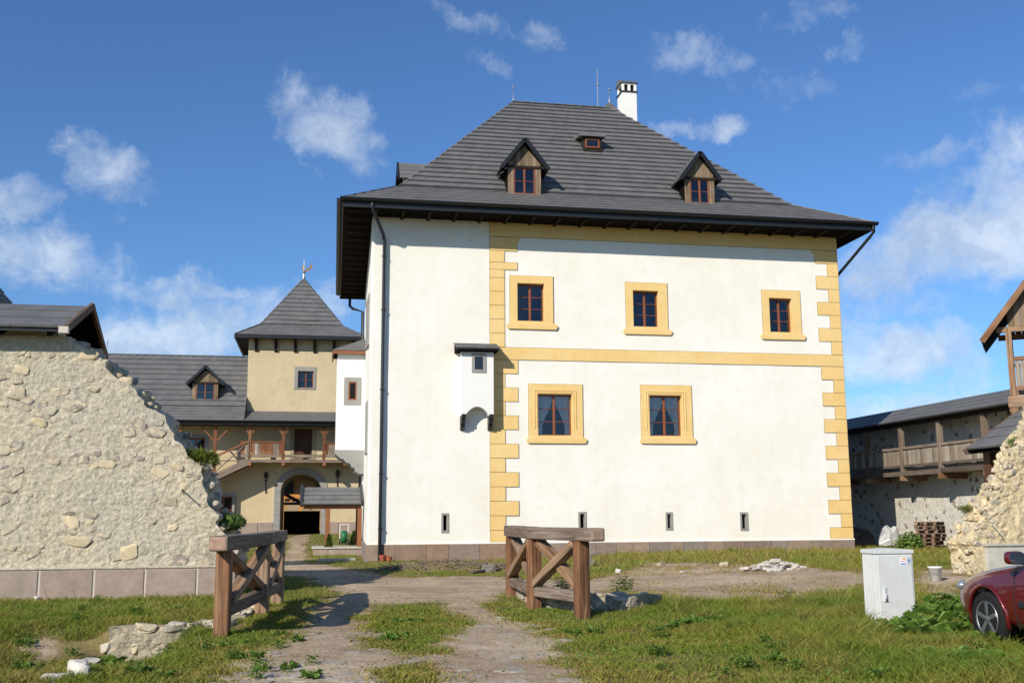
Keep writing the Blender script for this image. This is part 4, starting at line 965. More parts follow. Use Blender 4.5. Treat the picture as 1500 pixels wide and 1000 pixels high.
mb = MB(); mb.box((ubx(476), BV - .06, zr - .14), (3.0, BV + .06, zr - .04)); mb.build('handrail', M['redwood'], gate)
mb = MB(); mb.box((ubx(353), BV - .05, dz + .12), (3.0, BV + .05, dz + .28)); mb.build('lower_rail', M['railtop'], gate)
for a, b in ((353, 364), (369, 413), (477, 520)):
    a, b = ubx(a), ubx(b); n = max(2, int((b - a) / .16))
    for i in range(n):
        mb = MB(); mb.box((a + (b - a) * i / n + .008, BV - .028, dz + .28), (a + (b - a) * (i + 1) / n - .008, BV + .0, zr - .1)); mb.build('plank', M['redwood'] if random.random() < .5 else M['board'], gate)
# stair going down to the left
P0 = Vector((ubx(364), BV - .05, dz - .12)); ps = onv(305, 703, BV); P1 = Vector((ps[0], BV - .05, ps[1])); d_ = (P1 - P0); P2 = P0 + d_ * 2.25
for y in (-.05, 1.0):
    mb = MB(); mb.beam(P0 + Vector((0, y, 0)), P2 + Vector((0, y, 0)), .08, .36); mb.build('stair_stringer', M['railtop'], gate)
mb = MB(); mb.beam(P0 + Vector((0, .475, -.08)), P2 + Vector((0, .475, -.08)), .98, .03); mb.build('stair_soffit', M['deckboard'], gate)
for i in range(14):
    c = P0.lerp(P2, (i + .5) / 14) + Vector((0, .475, .1)); mb = MB(); mb.box((c.x - .14, c.y - .48, c.z - .02), (c.x + .14, c.y + .48, c.z + .02)); mb.build('stair_tread', M['board'], gate)
up = Vector((0, 0, 1.0)); A = P0 + Vector((0, 0, 1.12))
mb = MB(); mb.beam(A, A + d_ * 2.2, .09, .1); mb.build('handrail', M['redwood'], gate)
mb = MB(); mb.box((P0.x - .06, BV - .12, dz), (P0.x + .04, BV + .0, zr)); mb.build('newel', M['railtop'], gate)
for k in (0, 1):
    q0_, q1_ = P0 + d_ * (k * 1.0 + .1) + Vector((0, 0, .15)), P0 + d_ * (k * 1.0 + .95) + Vector((0, 0, .15))
    for s, t_ in ((q0_, q1_ + Vector((0, 0, .85))), (q0_ + Vector((0, 0, .85)), q1_)):
        mb = MB(); mb.beam(s, t_, .06, .09, up=(0, 1, 0)); mb.build('stair_brace', M['railtop'], gate)
# things seen through the gateway
yb = thing('timber_building', 'pale building with orange timber balcony seen through the gateway', 'building', (axc, 82, .5))
mb = MB(); mb.box((-9, 84, .3), (6, 85, 9)); mb.build('wall', M['tan_dull'], yb)
for a, b, c, d in ((-9, 6, 2.95, 3.25), (-9, 6, 4.5, 4.72)):
    mb = MB(); mb.box((a, 82, c), (b, 82.25, d)); mb.build('beam', M['orange'], yb)
for u in (-2.6, -1.3, .3, 2.0):
    mb = MB(); mb.box((u - .12, 82.02, .3), (u + .12, 82.23, 2.94)); po = mb.build('post', M['orange'], yb)
    mb = MB(); mb.beam((u, 82.1, 2.1), (u + .7, 82.1, 2.9), .1, .14, up=(0, 1, 0)); mb.build('brace', M['orange'], po)
for u in (-2.4, .4, 2.6):
    mb = MB(); mb.box((u - .5, 83.8, 3.3), (u + .5, 83.98, 4.4)); mb.build('window', M['carglass'], yb)
mb = MB(); mb.poly([(-9, 81.4, 4.8), (6, 81.4, 4.8), (6, 85, 7.4), (-9, 85, 7.4)]); mb.build('roof', M['shingle'], yb)
cr = thing('yard_canopy', 'maroon timber canopy rail sloping across the far end of the gateway', 'canopy', (axc, 72, .5))
a = onv(410, 720, 72); b = onv(444, 738, 72); mb = MB(); mb.beam((a[0] - 1, 72, a[1] + .55), (b[0] + .6, 72, b[1] - .3), .12, .22); mb.build('rail', M['maroon'], cr)
mb = MB(); mb.box((a[0] - 1, 72, b[1] - .05), (a[0] + 4.5, 72.15, b[1] + .12)); mb.build('beam', M['maroon'], cr)
for u in (a[0] - .9, a[0] + 4.3): mb = MB(); mb.box((u - .07, 72, .3), (u + .07, 72.14, b[1])); mb.build('post', M['maroon'], cr)
bar = thing('gate_barrier', 'dark board barrier closing the lower half of the gateway', 'gate', (axc, GV + 5, .5))
zb_ = onv(440, 748, GV + 5)[1]
for i in range(12):
    a = ax0 + .05 + (ax1 - ax0 - .1) * i / 12; mb = MB(); mb.box((a + .004, GV + 5 + .015 * (i % 2), .40), (a + (ax1 - ax0 - .1) / 12 + .012, GV + 5.05 + .015 * (i % 2), zb_)); mb.build('board', M['soffit'], bar)
mb = MB(); mb.box((ax0 + .05, GV + 4.94, zb_ - .25), (ax1 - .05, GV + 4.995, zb_ - .13)); mb.build('rail', M['soffit'], bar)

# ================================================================== small shed roof by the left wall
shed = thing('shelter', 'small timber shelter with dark shingle roof on a low stone base', 'shelter', (.7, 45, 0))
ev, rv, ez, rz = 44.1, 45.3, 2.05, 2.78; a, b = -.68, 1.8
mb = MB(); mb.poly([(a, ev, ez - .02), (b, ev, ez - .02), (b, rv, rz - .02), (a, rv, rz - .02)]); mb.poly([(a, 46.5, ez - .02), (b, 46.5, ez - .02), (b, rv, rz - .02), (a, rv, rz - .02)]); sr = mb.build('roof', M['roofbody'], shed, fix=False)
courses(sr, (a, ev, ez), (b, ev, ez), (a, rv, rz), (b, rv, rz), 4, .22, .05); courses(sr, (b, 46.5, ez), (a, 46.5, ez), (b, rv, rz), (a, rv, rz), 4, .22, .05)
for u in (a, b):
    for y in (ev, 46.5): mb = MB(); mb.beam((u, y, ez + .02), (u, rv, rz + .03), .1, .2); mb.build('barge_board', M['pipe'], sr)
for y in (ev + .25, 46.3):
    mb = MB(); mb.box((a + .1, y - .07, ez - .16), (b - .02, y + .07, ez - .03)); mb.build('plate_beam', M['redwood'], shed)
    for u in (.42, 1.72): mb = MB(); mb.box((u - .09, y - .09, .3), (u + .09, y + .09, ez - .16)); mb.build('post', M['redwood'], shed, bevel=.01)
u = -.15
for w in (.6, .72, .66):
    mb = MB(); mb.box((u + .005, 44.0, -.1), (u + w - .005, 46.6, .27)); mb.build('base_slab', M['plinth2'], shed, bevel=.01); u += w
mb = MB(); mb.box((-.2, 43.95, .271), (1.82, 46.65, .33)); mb.build('base_cap', M['plinth3'], shed, bevel=.01)

# ================================================================== RUINED CURTAIN WALL
def ruin(root, m, s, prof_f, prof_b, ufar, v0, thick, ztop, amp=.05, seed=0, cuts=None, step=.065, zfoot=-.6):
    """s=+1: broken end faces +u (the wall runs to ufar < edge); s=-1 mirrored. prof: list of (z, u) edge lines of front and back face"""
    nzr = int((ztop - zfoot) / .06); zs = [zfoot + (ztop - zfoot) * i / nzr for i in range(nzr + 1)]
    zf, uf = zip(*prof_f); zb, ub = zip(*prof_b)
    nf = int(abs(uf[0] - ufar) / step); ne = int(thick / .09); P = []
    for z in zs:
        zq = z + .12 * (fbm(np.array([z * 2.2]), np.array([seed]), 1.0, seed)[0] - .5)
        jag = (vn(np.array([z]), np.array([1.0 * seed]), 3.2, seed)[0] - .5) * .30 + (vn(np.array([z]), np.array([2.0]), 9, seed + 3)[0] - .5) * .12
        a = float(np.interp(zq, zf, uf)) + jag; b = float(np.interp(zq, zb, ub)) + jag * .6 + (vn(np.array([z]), np.array([7.]), 4, seed + 9)[0] - .5) * .25
        row = [(ufar + (a - ufar) * (i / nf) ** (.9), v0) for i in range(nf + 1)] + [(a + (b - a) * i / ne, v0 + thick * i / ne) for i in range(1, ne + 1)] + [(b + (ufar - b) * i / 8, v0 + thick) for i in range(1, 9)]
        for j, (u, v) in enumerate(row):
            n1 = mnoise.noise(Vector((u * 1.1 + seed, z * 1.3, v * 1.1))) ; n2 = mnoise.noise(Vector((u * 3.5, z * 4.2, v * 3.5 + seed))); n3 = mnoise.noise(Vector((u * 9, z * 11, v * 9)))
            n4 = mnoise.noise(Vector((u * 6, z * 7.5, 3.3))); dsp = n1 * amp * .8 + n2 * amp * .8 + n3 * amp * .8 + min(0, n4 + .15) * amp * 1.6
            if j <= nf:
                e = 1 if z > .62 else .2
                P.append((u, v - dsp * e, z + n2 * .02))
            elif j <= nf + ne: P.append((u + s * (dsp * 1.6 + n2 * .08), v + n3 * .05, z + n3 * .04))
            else: P.append((u, v + dsp, z))
    k = nf + ne + 9; F = []
    for i in range(nzr):
        for j in range(k - 1): F.append((i * k + j, i * k + j + 1, (i + 1) * k + j + 1, (i + 1) * k + j))
    b0 = nzr * k
    for j in range(8): pass
    F.append(tuple(b0 + j for j in range(k)))
    mb = MB(); mb.add(P, F); return mb.build('wall', m, root, smooth=False, fix=True)
LV = 22.0
lruin = thing('ruined_wall', 'broken rubble wall on the left with a jagged sloping end and roofed top', 'wall', (-5, LV, 0))
pf = [(-1, -1.52), (.0, -1.52), (.97, -1.58), (1.31, -1.88), (1.79, -2.08), (2.33, -2.26), (2.6, -2.42), (2.81, -2.68), (3.15, -2.92), (3.54, -3.14), (3.77, -3.46), (4.0, -3.62), (4.25, -3.85), (4.5, -4.18), (4.65, -4.34), (4.92, -4.66), (5.1, -4.95), (5.4, -5.1)]
pbk = [(z, u + .12) for z, u in pf]
ruin(lruin, M['rub'], 1, pf, pbk, -15.0, LV, 1.5, 5.15, .017, 3)
zf, uf = zip(*pf)
def edge_u(z): return float(np.interp(z, zf, uf))
n = 0
while n < 135:      # stones showing through the mortar
    z = random.uniform(.7, 4.95); u = random.uniform(-7.6, edge_u(z) - .1); s = random.uniform(.05, .15) * (1.3 if random.random() < .2 else 1)
    put_stone('stone' if random.random() < .72 else 'stonec', lruin, (u, LV - .004 + s * .02, z), (s * random.uniform(1.0, 1.6), s * .30, s * random.uniform(.6, .95)), (random.uniform(-.1, .1), random.uniform(-.5, .5), 0)); n += 1
for i in range(120):  # loose stones of the broken edge
    z = .9 + 4.2 * (i / 120) + random.uniform(-.03, .03); v = LV + .12 + random.random() * 1.3; s = random.uniform(.06, .14); u = edge_u(z) + random.uniform(-.12, .06) + (v - LV) * .08
    put_stone('stonec' if v < LV + 1.0 else 'stone', lruin, (u, v, z), (s * 1.25, s * 1.4, s * .75))
u = -10.2
while u < -1.6:
    w = random.choice((1.0, .95, 1.05, .98)); b = min(u + w, -1.56); mb = MB(); mb.box((u + .018, LV - .13, -.5), (b - .018, LV + .06, .56)); mb.build('plinth_slab', M['plinth2'], lruin, bevel=.015); u = b
mb = MB(); mb.box((-10.2, LV - .112, -.5), (-1.58, LV + .04, .575)); mb.build('plinth_joint', M['mortar'], lruin)
mb = MB(); n = 30; P = []
mb.box((-10.2, LV - .14, .575), (-1.57, LV + .03, .62)); mb.build('plinth_ledge', M['rub'], lruin, bevel=.015)
# its little roof
ge = -4.98; ef, eb, rv, rz, ez = 21.55, 25.6, 23.75, 6.12, 5.26; ul = -15
mb = MB(); mb.poly([(ul, ef, ez - .03), (ge, ef, ez - .03), (ge, rv, rz - .03), (ul, rv, rz - .03)]); mb.poly([(ul, eb, ez - .03), (ge, eb, ez - .03), (ge, rv, rz - .03), (ul, rv, rz - .03)]); lr = mb.build('roof', M['soffit'], lruin, fix=False)
courses(lr, (ul, ef, ez), (ge, ef, ez), (ul, rv, rz), (ge, rv, rz), 3, .2, .05); courses(lr, (ge, eb, ez), (ul, eb, ez), (ge, rv, rz), (ul, rv, rz), 4, .2, .05)
for y in (ef, eb):
    mb = MB(); mb.beam((ge + .02, y, ez - .02), (ge + .02, rv, rz + .0), .07, .16); mb.build('barge_board', M['railtop'] if y == ef else M['rail'], lr)
mb = MB(); mb.box((ge - .12, ef - .03, ez - .11), (ge + .06, ef + .1, ez + .02)); mb.build('purlin_end', M['mortar'], lr)
mb = MB(); mb.box((ul, LV + .05, 5.0), (ge - .25, LV + 1.45, 5.3)); mb.build('wall_head', M['rub'], lruin)
mb = MB(); mb.box((ul, ef + .02, ez - .08), (ge - .1, ef + .06, ez - .01)); mb.build('eave_board', M['gutter'], lr)
for i in range(5):
    u = -5.3 - i * .9; 
    for y0, y1 in ((ef + .1, rv), (eb - .1, rv)): mb = MB(); mb.beam((u, y0, ez - .1), (u, y1, rz - .16), .08, .12); mb.build('rafter', M['soffit'], lr)
# roof of a turret further back, at the left edge of the picture
lt = thing('wall_turret', 'dark hipped turret roof rising behind the roof of the broken left wall', 'turret', (-9.0, 29.0, 0))
c = onv(18, 447, 28.2); cu_, cz = c[0], c[1] - .35; sq = [(cu_, 27.5, cz), (cu_, 30.5, cz), (cu_ - 3.2, 30.5, cz), (cu_ - 3.2, 27.5, cz)]; apx = (cu_ - 1.6, 29, cz + 2.2)
mb = MB(); [mb.poly([sq[i], sq[(i + 1) % 4], apx]) for i in range(4)]; mb.poly(sq); tr_ = mb.build('roof', M['roofbody'], lt)
for i in range(4): courses(tr_, sq[i], sq[(i + 1) % 4], apx, apx, 9, .25, .05)
for (x, y) in ((cu_ - .5, 28), (cu_ - .5, 30), (cu_ - 2.7, 28), (cu_ - 2.7, 30)): mb = MB(); mb.box((x - .1, y - .1, 0), (x + .1, y + .1, cz)); mb.build('post', M['rail'], lt)

RVW = 22.0
rruin = thing('ruined_wall', 'broken rubble wall on the right with smooth cream plaster and pale plinth', 'wall', (16, RVW, .2))
f = [(1428, 836), (1430, 800), (1440, 770), (1446, 745), (1458, 720), (1466, 700), (1480, 672), (1500, 640), (1515, 615)]
pr = sorted((onv(a, b, RVW)[1], onv(a, b, RVW)[0]) for a, b in f); pr = [(-1, pr[0][1])] + pr + [(6, pr[-1][1] + 1.6)]
bk = [(1395, 836), (1397, 800), (1400, 775), (1408, 755), (1420, 735), (1438, 715), (1455, 690), (1466, 660), (1482, 640)]
pb2 = sorted((onv(a, b, RVW + 1.0)[1], onv(a, b, RVW + 1.0)[0]) for a, b in bk); pb2 = [(-1, pb2[0][1])] + pb2 + [(6, pb2[-1][1] + 2.0)]
ruin(rruin, M['rub2'], -1, pr, pb2, 28.0, RVW, 1.0, 4.4, .04, 11)
zf2, uf2 = zip(*pr); zb2, ub2 = zip(*pb2)
for i in range(170):
    z = .15 + 3.6 * random.random(); f = random.random(); a = float(np.interp(z, zf2, uf2)); b = float(np.interp(z, zb2, ub2)); s = random.uniform(.05, .115)
    put_stone('stonec' if random.random() < .70 else 'stone', rruin, (a + (b - a) * f + random.uniform(.01, .08), RVW + f * 1.0, z), (s * 1.3, s * 1.4, s * .8))
for i in range(70):
    z = .95 + 2.6 * random.random(); a = float(np.interp(z, zf2, uf2)); s = random.uniform(.045, .10)
    put_stone('stonec' if random.random() < .75 else 'stone', rruin, (a + random.random() ** 1.6 * .5, RVW + .01, z), (s * 1.4, s * .6, s * .9))
u = 14.98
for i in range(5):
    mb = MB(); mb.box((u + .015, RVW - .1, -.2), (u + 1.05, RVW + .06, .80)); mb.build('plinth_slab', M['plinth3'], rruin, bevel=.012); u += 1.08
mb = MB(); mb.box((14.96, RVW - .14, .80), (20.4, RVW + .04, .86)); mb.build('plinth_ledge', M['plinth3'], rruin, bevel=.012)
a = onv(1457, 767, RVW - .1); b = onv(1465, 783, RVW - .1)
st_ = thing('bent_rod', 'thin pale rod bent out of the plastered right wall', 'rod', (a[0], RVW - .1, a[1])); mb = MB(); mb.tube([(a[0] + .02, RVW + .05, a[1] - .05), (a[0] - .06, RVW - .12, a[1]), (b[0], RVW - .2, b[1])], .012, 6); mb.build('rod', M['mortar'], st_)
a = onv(264, 714, LV - .05); b = onv(272, 724, LV - .05)
st_ = thing('iron_hook', 'dark iron spike sticking out of the broken left wall', 'spike', (a[0], LV - .05, a[1])); mb = MB(); mb.tube([(a[0], LV + .1, a[1]), (b[0], LV - .3, b[1])], .014, 6); mb.build('spike', M['iron'], st_)
# lean-to roof over the right wall walk
lean = thing('wall_walk_roof', 'dark shingled lean-to roof above the green tuft on the right wall', 'roof', (17.5, 24.2, 0))
A, B, T0, T1 = (16.9, 25.2, 3.2), (16.9, 23.5, 3.2), (19.6, 25.2, 4.86), (19.6, 23.5, 4.86)
mb = MB(); mb.poly([dn(p) for p in (A, B, T1, T0)]); mb.poly([dn(p, .12) for p in (A, B, T1, T0)]); rp = mb.build('roof', M['soffit'], lean, fix=False); courses(rp, A, B, T0, T1, 6, .22, .05)
mb = MB(); mb.beam((A[0] - .05, A[1] + .03, A[2] - .06), (T0[0], T0[1] + .03, T0[2] - .03), .06, .16); mb.build('barge_board', M['railtop'], lean)
for v in (23.75, 24.9): mb = MB(); mb.box((17.25, v - .14, 0.1), (17.53, v + .14, 3.36)); mb.build('post', M['door'], lean)
mb = MB(); mb.box((17.2, 23.45, 3.16), (17.5, 25.1, 3.3)); mb.build('plate_beam', M['rail'], lean)

# ================================================================== GALLERY WALL on the right
gal = thing('gallery_wall', 'long whitewashed rubble wall with roofed plank gallery along its top', 'wall', (24.5, 40, .2))
GU, FU = 24.5, 23.5
mb = facade(0, 27.0, 56.0, -.3, 5.62, [], wavy=False, step=.5)
mb.v = [(GU - (mnoise.noise(Vector((y * 1.1, z * 1.1, 4))) * .05 + mnoise.noise(Vector((y * 4, z * 4, 4))) * .02), y, z) for y, _, z in mb.v]; mb.f = [f[::-1] for f in mb.f]
mb.build('wall', M['rubw'], gal, smooth=False, fix=False)
mb = MB(); mb.box((GU + .1, 27, -.3), (GU + .9, 56, 5.62)); mb.build('wall_core', M['rubw'], gal)
for i in range(280):
    v = random.uniform(31, 49); z = random.uniform(.3, 5.2); s = random.uniform(.05, .12)
    put_stone('stoned', gal, (GU - .02, v, z), (s * .5, s * random.uniform(.6, 1.5), s * random.uniform(.8, 1.5)), (random.uniform(-.7, .7), 0, 0))
g0, g1 = 27.0, 55.0
A, B, T0, T1 = (FU - .25, g1, 5.26), (FU - .25, g0, 5.26), (GU + .75, g1, 6.08), (GU + .75, g0, 6.08)
mb = MB(); mb.poly([dn(p) for p in (A, B, T1, T0)]); mb.poly([dn(p, .1) for p in (A, B, T1, T0)]); mb.quad(A, B, dn(B, .1), dn(A, .1)); mb.poly([T0, T1, (GU + 1.4, g0, 5.4), (GU + 1.4, g1, 5.4)]); rp = mb.build('roof', M['soffit'], gal, fix=False); courses(rp, A, B, T0, T1, 4, .22, .05)
gutter(gal, (A[0] - .06, g1, 5.24), (A[0] - .06, g0, 5.24), .06)
mb = MB(); mb.box((FU - .06, g0, 5.06), (FU + .08, g1, 5.2)); mb.build('plate_beam', M['rafter'], gal)
pv = [28.4, 31.15, 33.9, 36.7, 39.42, 42.2, 45.0, 47.8, 50.6]
for v in pv:
    mb = MB(); mb.box((FU - .09, v - .09, 3.05), (FU + .09, v + .09, 5.06)); mb.build('post', M['railtop'], gal, bevel=.012)
    mb = MB(); mb.box((FU - .12, v - .1, 2.86), (GU + .05, v + .1, 3.06)); mb.build('deck_beam', M['rail'], gal)
mb = MB(); mb.box((FU - .07, g0, 4.12), (FU + .07, g1, 4.22)); mb.build('handrail', M['railtop'], gal)
mb = MB(); mb.box((FU - .06, g0, 3.40), (FU + .06, g1, 3.5)); mb.build('lower_rail', M['deckboard'], gal)
for a, b in zip(pv, pv[1:]):
    mb = MB(); o_ = random.uniform(-.02, .03); mb.box((FU - .10, a + .02, 3.07 + o_), (FU - .02, b - .02, 3.25 + o_)); mb.build('deck_edge', M['deckboard'], gal)
mb = MB(); mb.box((FU - .02, g0, 3.08), (GU, g1, 3.13)); mb.build('deck', M['board'], gal)
pm = MB(); pm.box((FU - .012, 29.925, 3.48), (FU + .012, 30.075, 4.14)); src = pm.build('plank', M['board'], gal, loc=(FU + .0, 30, 3.48)); v = 30.17
while v < 49:
    copy_part(src, gal, (FU + random.uniform(-.006, .006), v, 3.47 + random.uniform(-.012, .012)), rot=(random.uniform(-.012, .012), 0, 0), scale=(1, random.uniform(.85, 1.05), 1)); v += .168
gm = MB(); gm.box((GU - .06, 37.7, 3.9), (GU + .02, 37.95, 4.35)); gm.build('wall_slit', M['dark'], gal)

# ================================================================== WATCH TURRET
TV = 25.5; ap_ = onv(1499, 416, TV); ti = onv(1440, 493, TV); au, az_ = ap_[0] + .12, ap_[1] + .08; tw = thing('watch_turret', 'timber lookout turret with gabled shingle roof at the right edge', 'turret', (au, TV, 0)); tw.rotation_euler.z = radians(-37); hw = (au - ti[0]) * .84
pu = onv(1481, 520, TV)[0]; pz0 = onv(1481, 578, TV)[1]; pz1 = onv(1478, 483, TV)[1]
for s in (-1, 1):
    A = (au + s * hw, TV - .35, ti[1]); T = (au, TV - .35, az_); A2 = (au + s * hw, TV + 2.0, ti[1]); T2 = (au, TV + 2.0, az_)
    mb = MB(); n = Vector((0, 0, -.07)); mb.add([Vector(p) for p in (A, T, T2, A2)] + [Vector(p) + n for p in (A, T, T2, A2)], [(0, 1, 2, 3), (4, 5, 6, 7), (0, 1, 5, 4), (0, 3, 7, 4)]); rp = mb.build('roof', M['soffit'], tw)
    courses(rp, A, A2, T, T2, 8, .22, .04)
    mb = MB(); mb.beam((A[0], A[1] - .02, A[2] - .05), (T[0], T[1] - .02, T[2] - .05), .05, .16); mb.build('barge_board', M['rail'], rp)
du = (au - pu) * .84
for x in (au - du, au + du):
    for y in (TV, TV + 1.5): mb = MB(); mb.box((x - .075, y - .075, pz0), (x + .075, y + .075, pz1 + .15)); mb.build('post', M['rail'], tw, bevel=.01); mb = MB(); mb.box((x - .09, y - .09, 0), (x + .09, y + .09, pz0 - .32)); mb.build('leg', M['rail'], tw)
for y in (TV, TV + 1.5):
    mb = MB(); mb.box((au - du - .15, y - .11, pz0 - .32), (au + du + .15, y + .11, pz0)); mb.build('sill_beam', M['rail'], tw, bevel=.03)
    mb = MB(); mb.box((au - du - .3, y - .07, pz1 - .0), (au + du + .3, y + .07, pz1 + .15)); mb.build('plate_beam', M['rail'], tw)
    mb = MB(); mb.box((au - du + .08, y - .05, pz0 + 1.0), (au + du - .08, y + .05, pz0 + 1.1)); mb.build('handrail', M['rail'], tw)
    mb = MB(); mb.box((au - du + .08, y - .05, pz0 + .16), (au + du - .08, y + .05, pz0 + .28)); mb.build('lower_rail', M['rail'], tw)
    for i in range(8): a = au - du + .1 + (2 * du - .2) * i / 8; mb = MB(); mb.box((a + .01, y - .012, pz0 + .28), (a + (2 * du - .2) / 8 - .01, y + .012, pz0 + 1.0)); mb.build('plank', M['board'], tw)
    mb = MB(); n = 7; tn = (az_ - ti[1]) / hw
    for i in range(n):
        a = -du + 2 * du * i / n; b = -du + 2 * du * (i + 1) / n; mbp = MB(); zz_ = pz1 + .15; mbp.prism([(au + a + .005, y - .02, zz_), (au + b - .005, y - .02, zz_), (au + b - .005, y - .02, az_ - .12 - tn * abs(b)), (au + a + .005, y - .02, az_ - .12 - tn * abs(a))], (0, .04, 0)); mbp.build('gable_board', M['gable'], tw)
mb = MB(); mb.box((au - du, TV, pz0 - .02), (au + du, TV + 1.5, pz0 + .03)); mb.build('floor', M['board'], tw)

# ================================================================== TIMBER RAILINGS
def railing(label, pts, ztop, ext0, ext1, front):
    P = [Vector((x, y, 0)) for x, y in pts]; r = thing('timber_railing', label, 'railing', (pts[1][0], pts[1][1], H(*pts[1])), None)
    for p in P:
        mb = MB(); z0 = H(p.x, p.y) - .25; d = (P[1] - P[0]).normalized(); mb.beam((p.x, p.y, z0), (p.x + random.uniform(-.012, .012), p.y, ztop - .2), .2, .2, up=(d.x, d.y, 0)); mb.build('post', M['rail'], r, bevel=.022)
    for k in range(2):
        a, b = P[k], P[k + 1]; d = (b - a).normalized(); sd = d.cross(Vector((0, 0, 1)))
        a2 = a - d * (ext0 if k == 0 else -.0); b2 = b + d * (ext1 if k == 1 else 0.02)
        dz_ = .003 if k else 0
        mb = MB(); mb.beam(a2 + Vector((0, 0, ztop - .1 + dz_)), b2 + Vector((0, 0, ztop - .1 + dz_)), .25, .2); tb = mb.build('top_beam', M['railtop'], r, bevel=.025)
        if k == 0:
            mb = MB(); c = a2 + Vector((0, 0, ztop - .1)); mb.beam(c - d * .006, c + d * .05, .235, .185); mb.build('end_grain', M['endgrain'], tb, bevel=.03)
        h0 = H(a.x, a.y); h1 = H(b.x, b.y)
        l0, l1 = a + d * .1 + Vector((0, 0, h0 + .32)), b - d * .1 + Vector((0, 0, h1 + .32))
        mb = MB(); mb.beam(l0, l1, .15, .17); mb.build('lower_beam', M['railtop'], r, bevel=.02)
        zt = ztop - .2
        mb = MB(); mb.beam(a + d * .12 + Vector((0, 0, h0 + .44)) + sd * front * .05, b - d * .12 + Vector((0, 0, zt - .04)) + sd * front * .05, .13, .17, up=sd); mb.build('brace', M['rail'], r, bevel=.02)
        mb = MB(); mb.beam(a + d * .12 + Vector((0, 0, zt - .04)) - sd * front * .03, b - d * .12 + Vector((0, 0, h1 + .44)) - sd * front * .03, .13, .17, up=sd); mb.build('brace', M['rail'], r, bevel=.02)
    return r
railing('dark timber railing with crossed braces left of the track', [(-1.22, 14.88), (-.84, 17.54), (-.69, 20.1)], 1.31, .4, .35, 1)
railing('brown timber railing with crossed braces right of the track, before the manor', [(4.02, 16.0), (3.59, 17.56), (3.71, 20.26)], 1.36, .52, .25, 1)
# low rubble culvert walls under the railings
def culvert(label, pts, h, th, zoff, nst, base, dp=.35):
    c = thing('culvert_wall', label, 'wall', (pts[0][0], pts[0][1], base)); mb = MB(); n = len(pts); kk = []
    rows = 7; path = []
    for (a, b) in zip(pts, pts[1:]):
        L = math.hypot(b[0] - a[0], b[1] - a[1]); m = max(2, int(L / .12))
        path += [(a[0] + (b[0] - a[0]) * i / m, a[1] + (b[1] - a[1]) * i / m) for i in range(m)]
    path.append(pts[-1]); L = len(path); P = []; F = []
    for i, (x, y) in enumerate(path):
        x2, y2 = path[min(i + 1, L - 1)]; x1, y1 = path[max(0, i - 1)]; d = Vector((x2 - x1, y2 - y1, 0)).normalized(); o = Vector((d.y, -d.x, 0)); g = zoff
        for j in range(rows + 1):
            f = j / rows; z = g - dp + (h + dp) * f; q = mnoise.noise(Vector((x * 4, y * 4, z * 5))) * .07; p = Vector((x, y, z)) + o * (q * 1.0); P.append(p + Vector((0, 0, q * .5)))
        P.append(Vector((x, y, g + h + mnoise.noise(Vector((x * 3, y * 3, 9))) * .03)) - o * th); P.append(Vector((x, y, g - dp)) - o * th)
    k = rows + 3
    for i in range(L - 1):
        for j in range(k - 1): F.append((i * k + j, (i + 1) * k + j, (i + 1) * k + j + 1, i * k + j + 1))
    F.append(tuple(range(k))); F.append(tuple((L - 1) * k + j for j in range(k))); mb.add(P, F); mb.build('wall', M['rubw2'], c)
    for i in range(nst):
        q = random.random() * (L - 1); i0 = int(q); x, y = path[i0]; x2, y2 = path[min(i0 + 1, L - 1)]; d = Vector((x2 - x + 1e-6, y2 - y, 0)).normalized(); o = Vector((d.y, -d.x, 0)); z = zoff + .05 - dp * .75 + (h + dp * .75 - .03) * random.random() ** .6; s = random.uniform(.07, .13)
        top = random.random() < .4
        if top: z = zoff + h + .0
        p = Vector((x, y, z)) + (-o * random.uniform(0, th) if top else -o * .035)
        put_stone('stone' if top or random.random() < .5 else 'stonec', c, p, (s * 1.3, s * 1.1, s * .6), (random.uniform(-.2, .2), random.uniform(-.2, .2), atan2(d.y, d.x)))
M['rubw2'] = mat('culvert_rubble', rubble((.50, .43, .31), (.44, .38, .28), (.27, .24, .21), .9), .95, .15)
culvert('low rubble culvert wall in the ditch beside the left railing', [(-2.85, 15.98), (-2.2, 15.93), (-1.30, 15.9), (-1.05, 16.6)], .03, .35, .0, 34, -.5, .62)
culvert('low rubble wall beneath the crossed braces of the left railing', [(-1.05, 16.9), (-.85, 19.9)], .12, .3, -.05, 26, -.1)
culvert('low rubble kerb wall to the right of the right railing', [(3.75, 20.0), (3.78, 17.6), (4.15, 16.75), (5.0, 16.8), (5.7, 17.2)], .24, .45, 0, 70, 0)

# ================================================================== CABINET
cx0, cy0 = onz(1288, 917, H(7.8, 13.8)); cz0 = H(cx0 + .3, cy0 + .1) - .02; cw, cd, chh = .575, .36, 1.08
cab = thing('utility_cabinet', 'pale grey plastic utility cabinet with locked door and small stickers', 'cabinet', (cx0 + cw / 2, cy0 + cd / 2, cz0))
mb = MB(); mb.box((cx0, cy0, cz0 - .1), (cx0 + cw, cy0 + cd, cz0 + chh - .06)); bd = mb.build('body', M['cab'], cab, bevel=.008)
mb = MB(); o = .018; y1_ = cy0 + cd + o
mb.prism([(cx0 - o, cy0 - o, cz0 + chh - .07), (cx0 + cw + o, cy0 - o, cz0 + chh - .07), (cx0 + cw + o, cy0 - o, cz0 + chh - .015), (cx0 + cw / 2, cy0 - o, cz0 + chh + .005), (cx0 - o, cy0 - o, cz0 + chh - .015)], (0, cd + 2 * o, 0)); mb.build('lid', M['cab'], cab, bevel=.008)
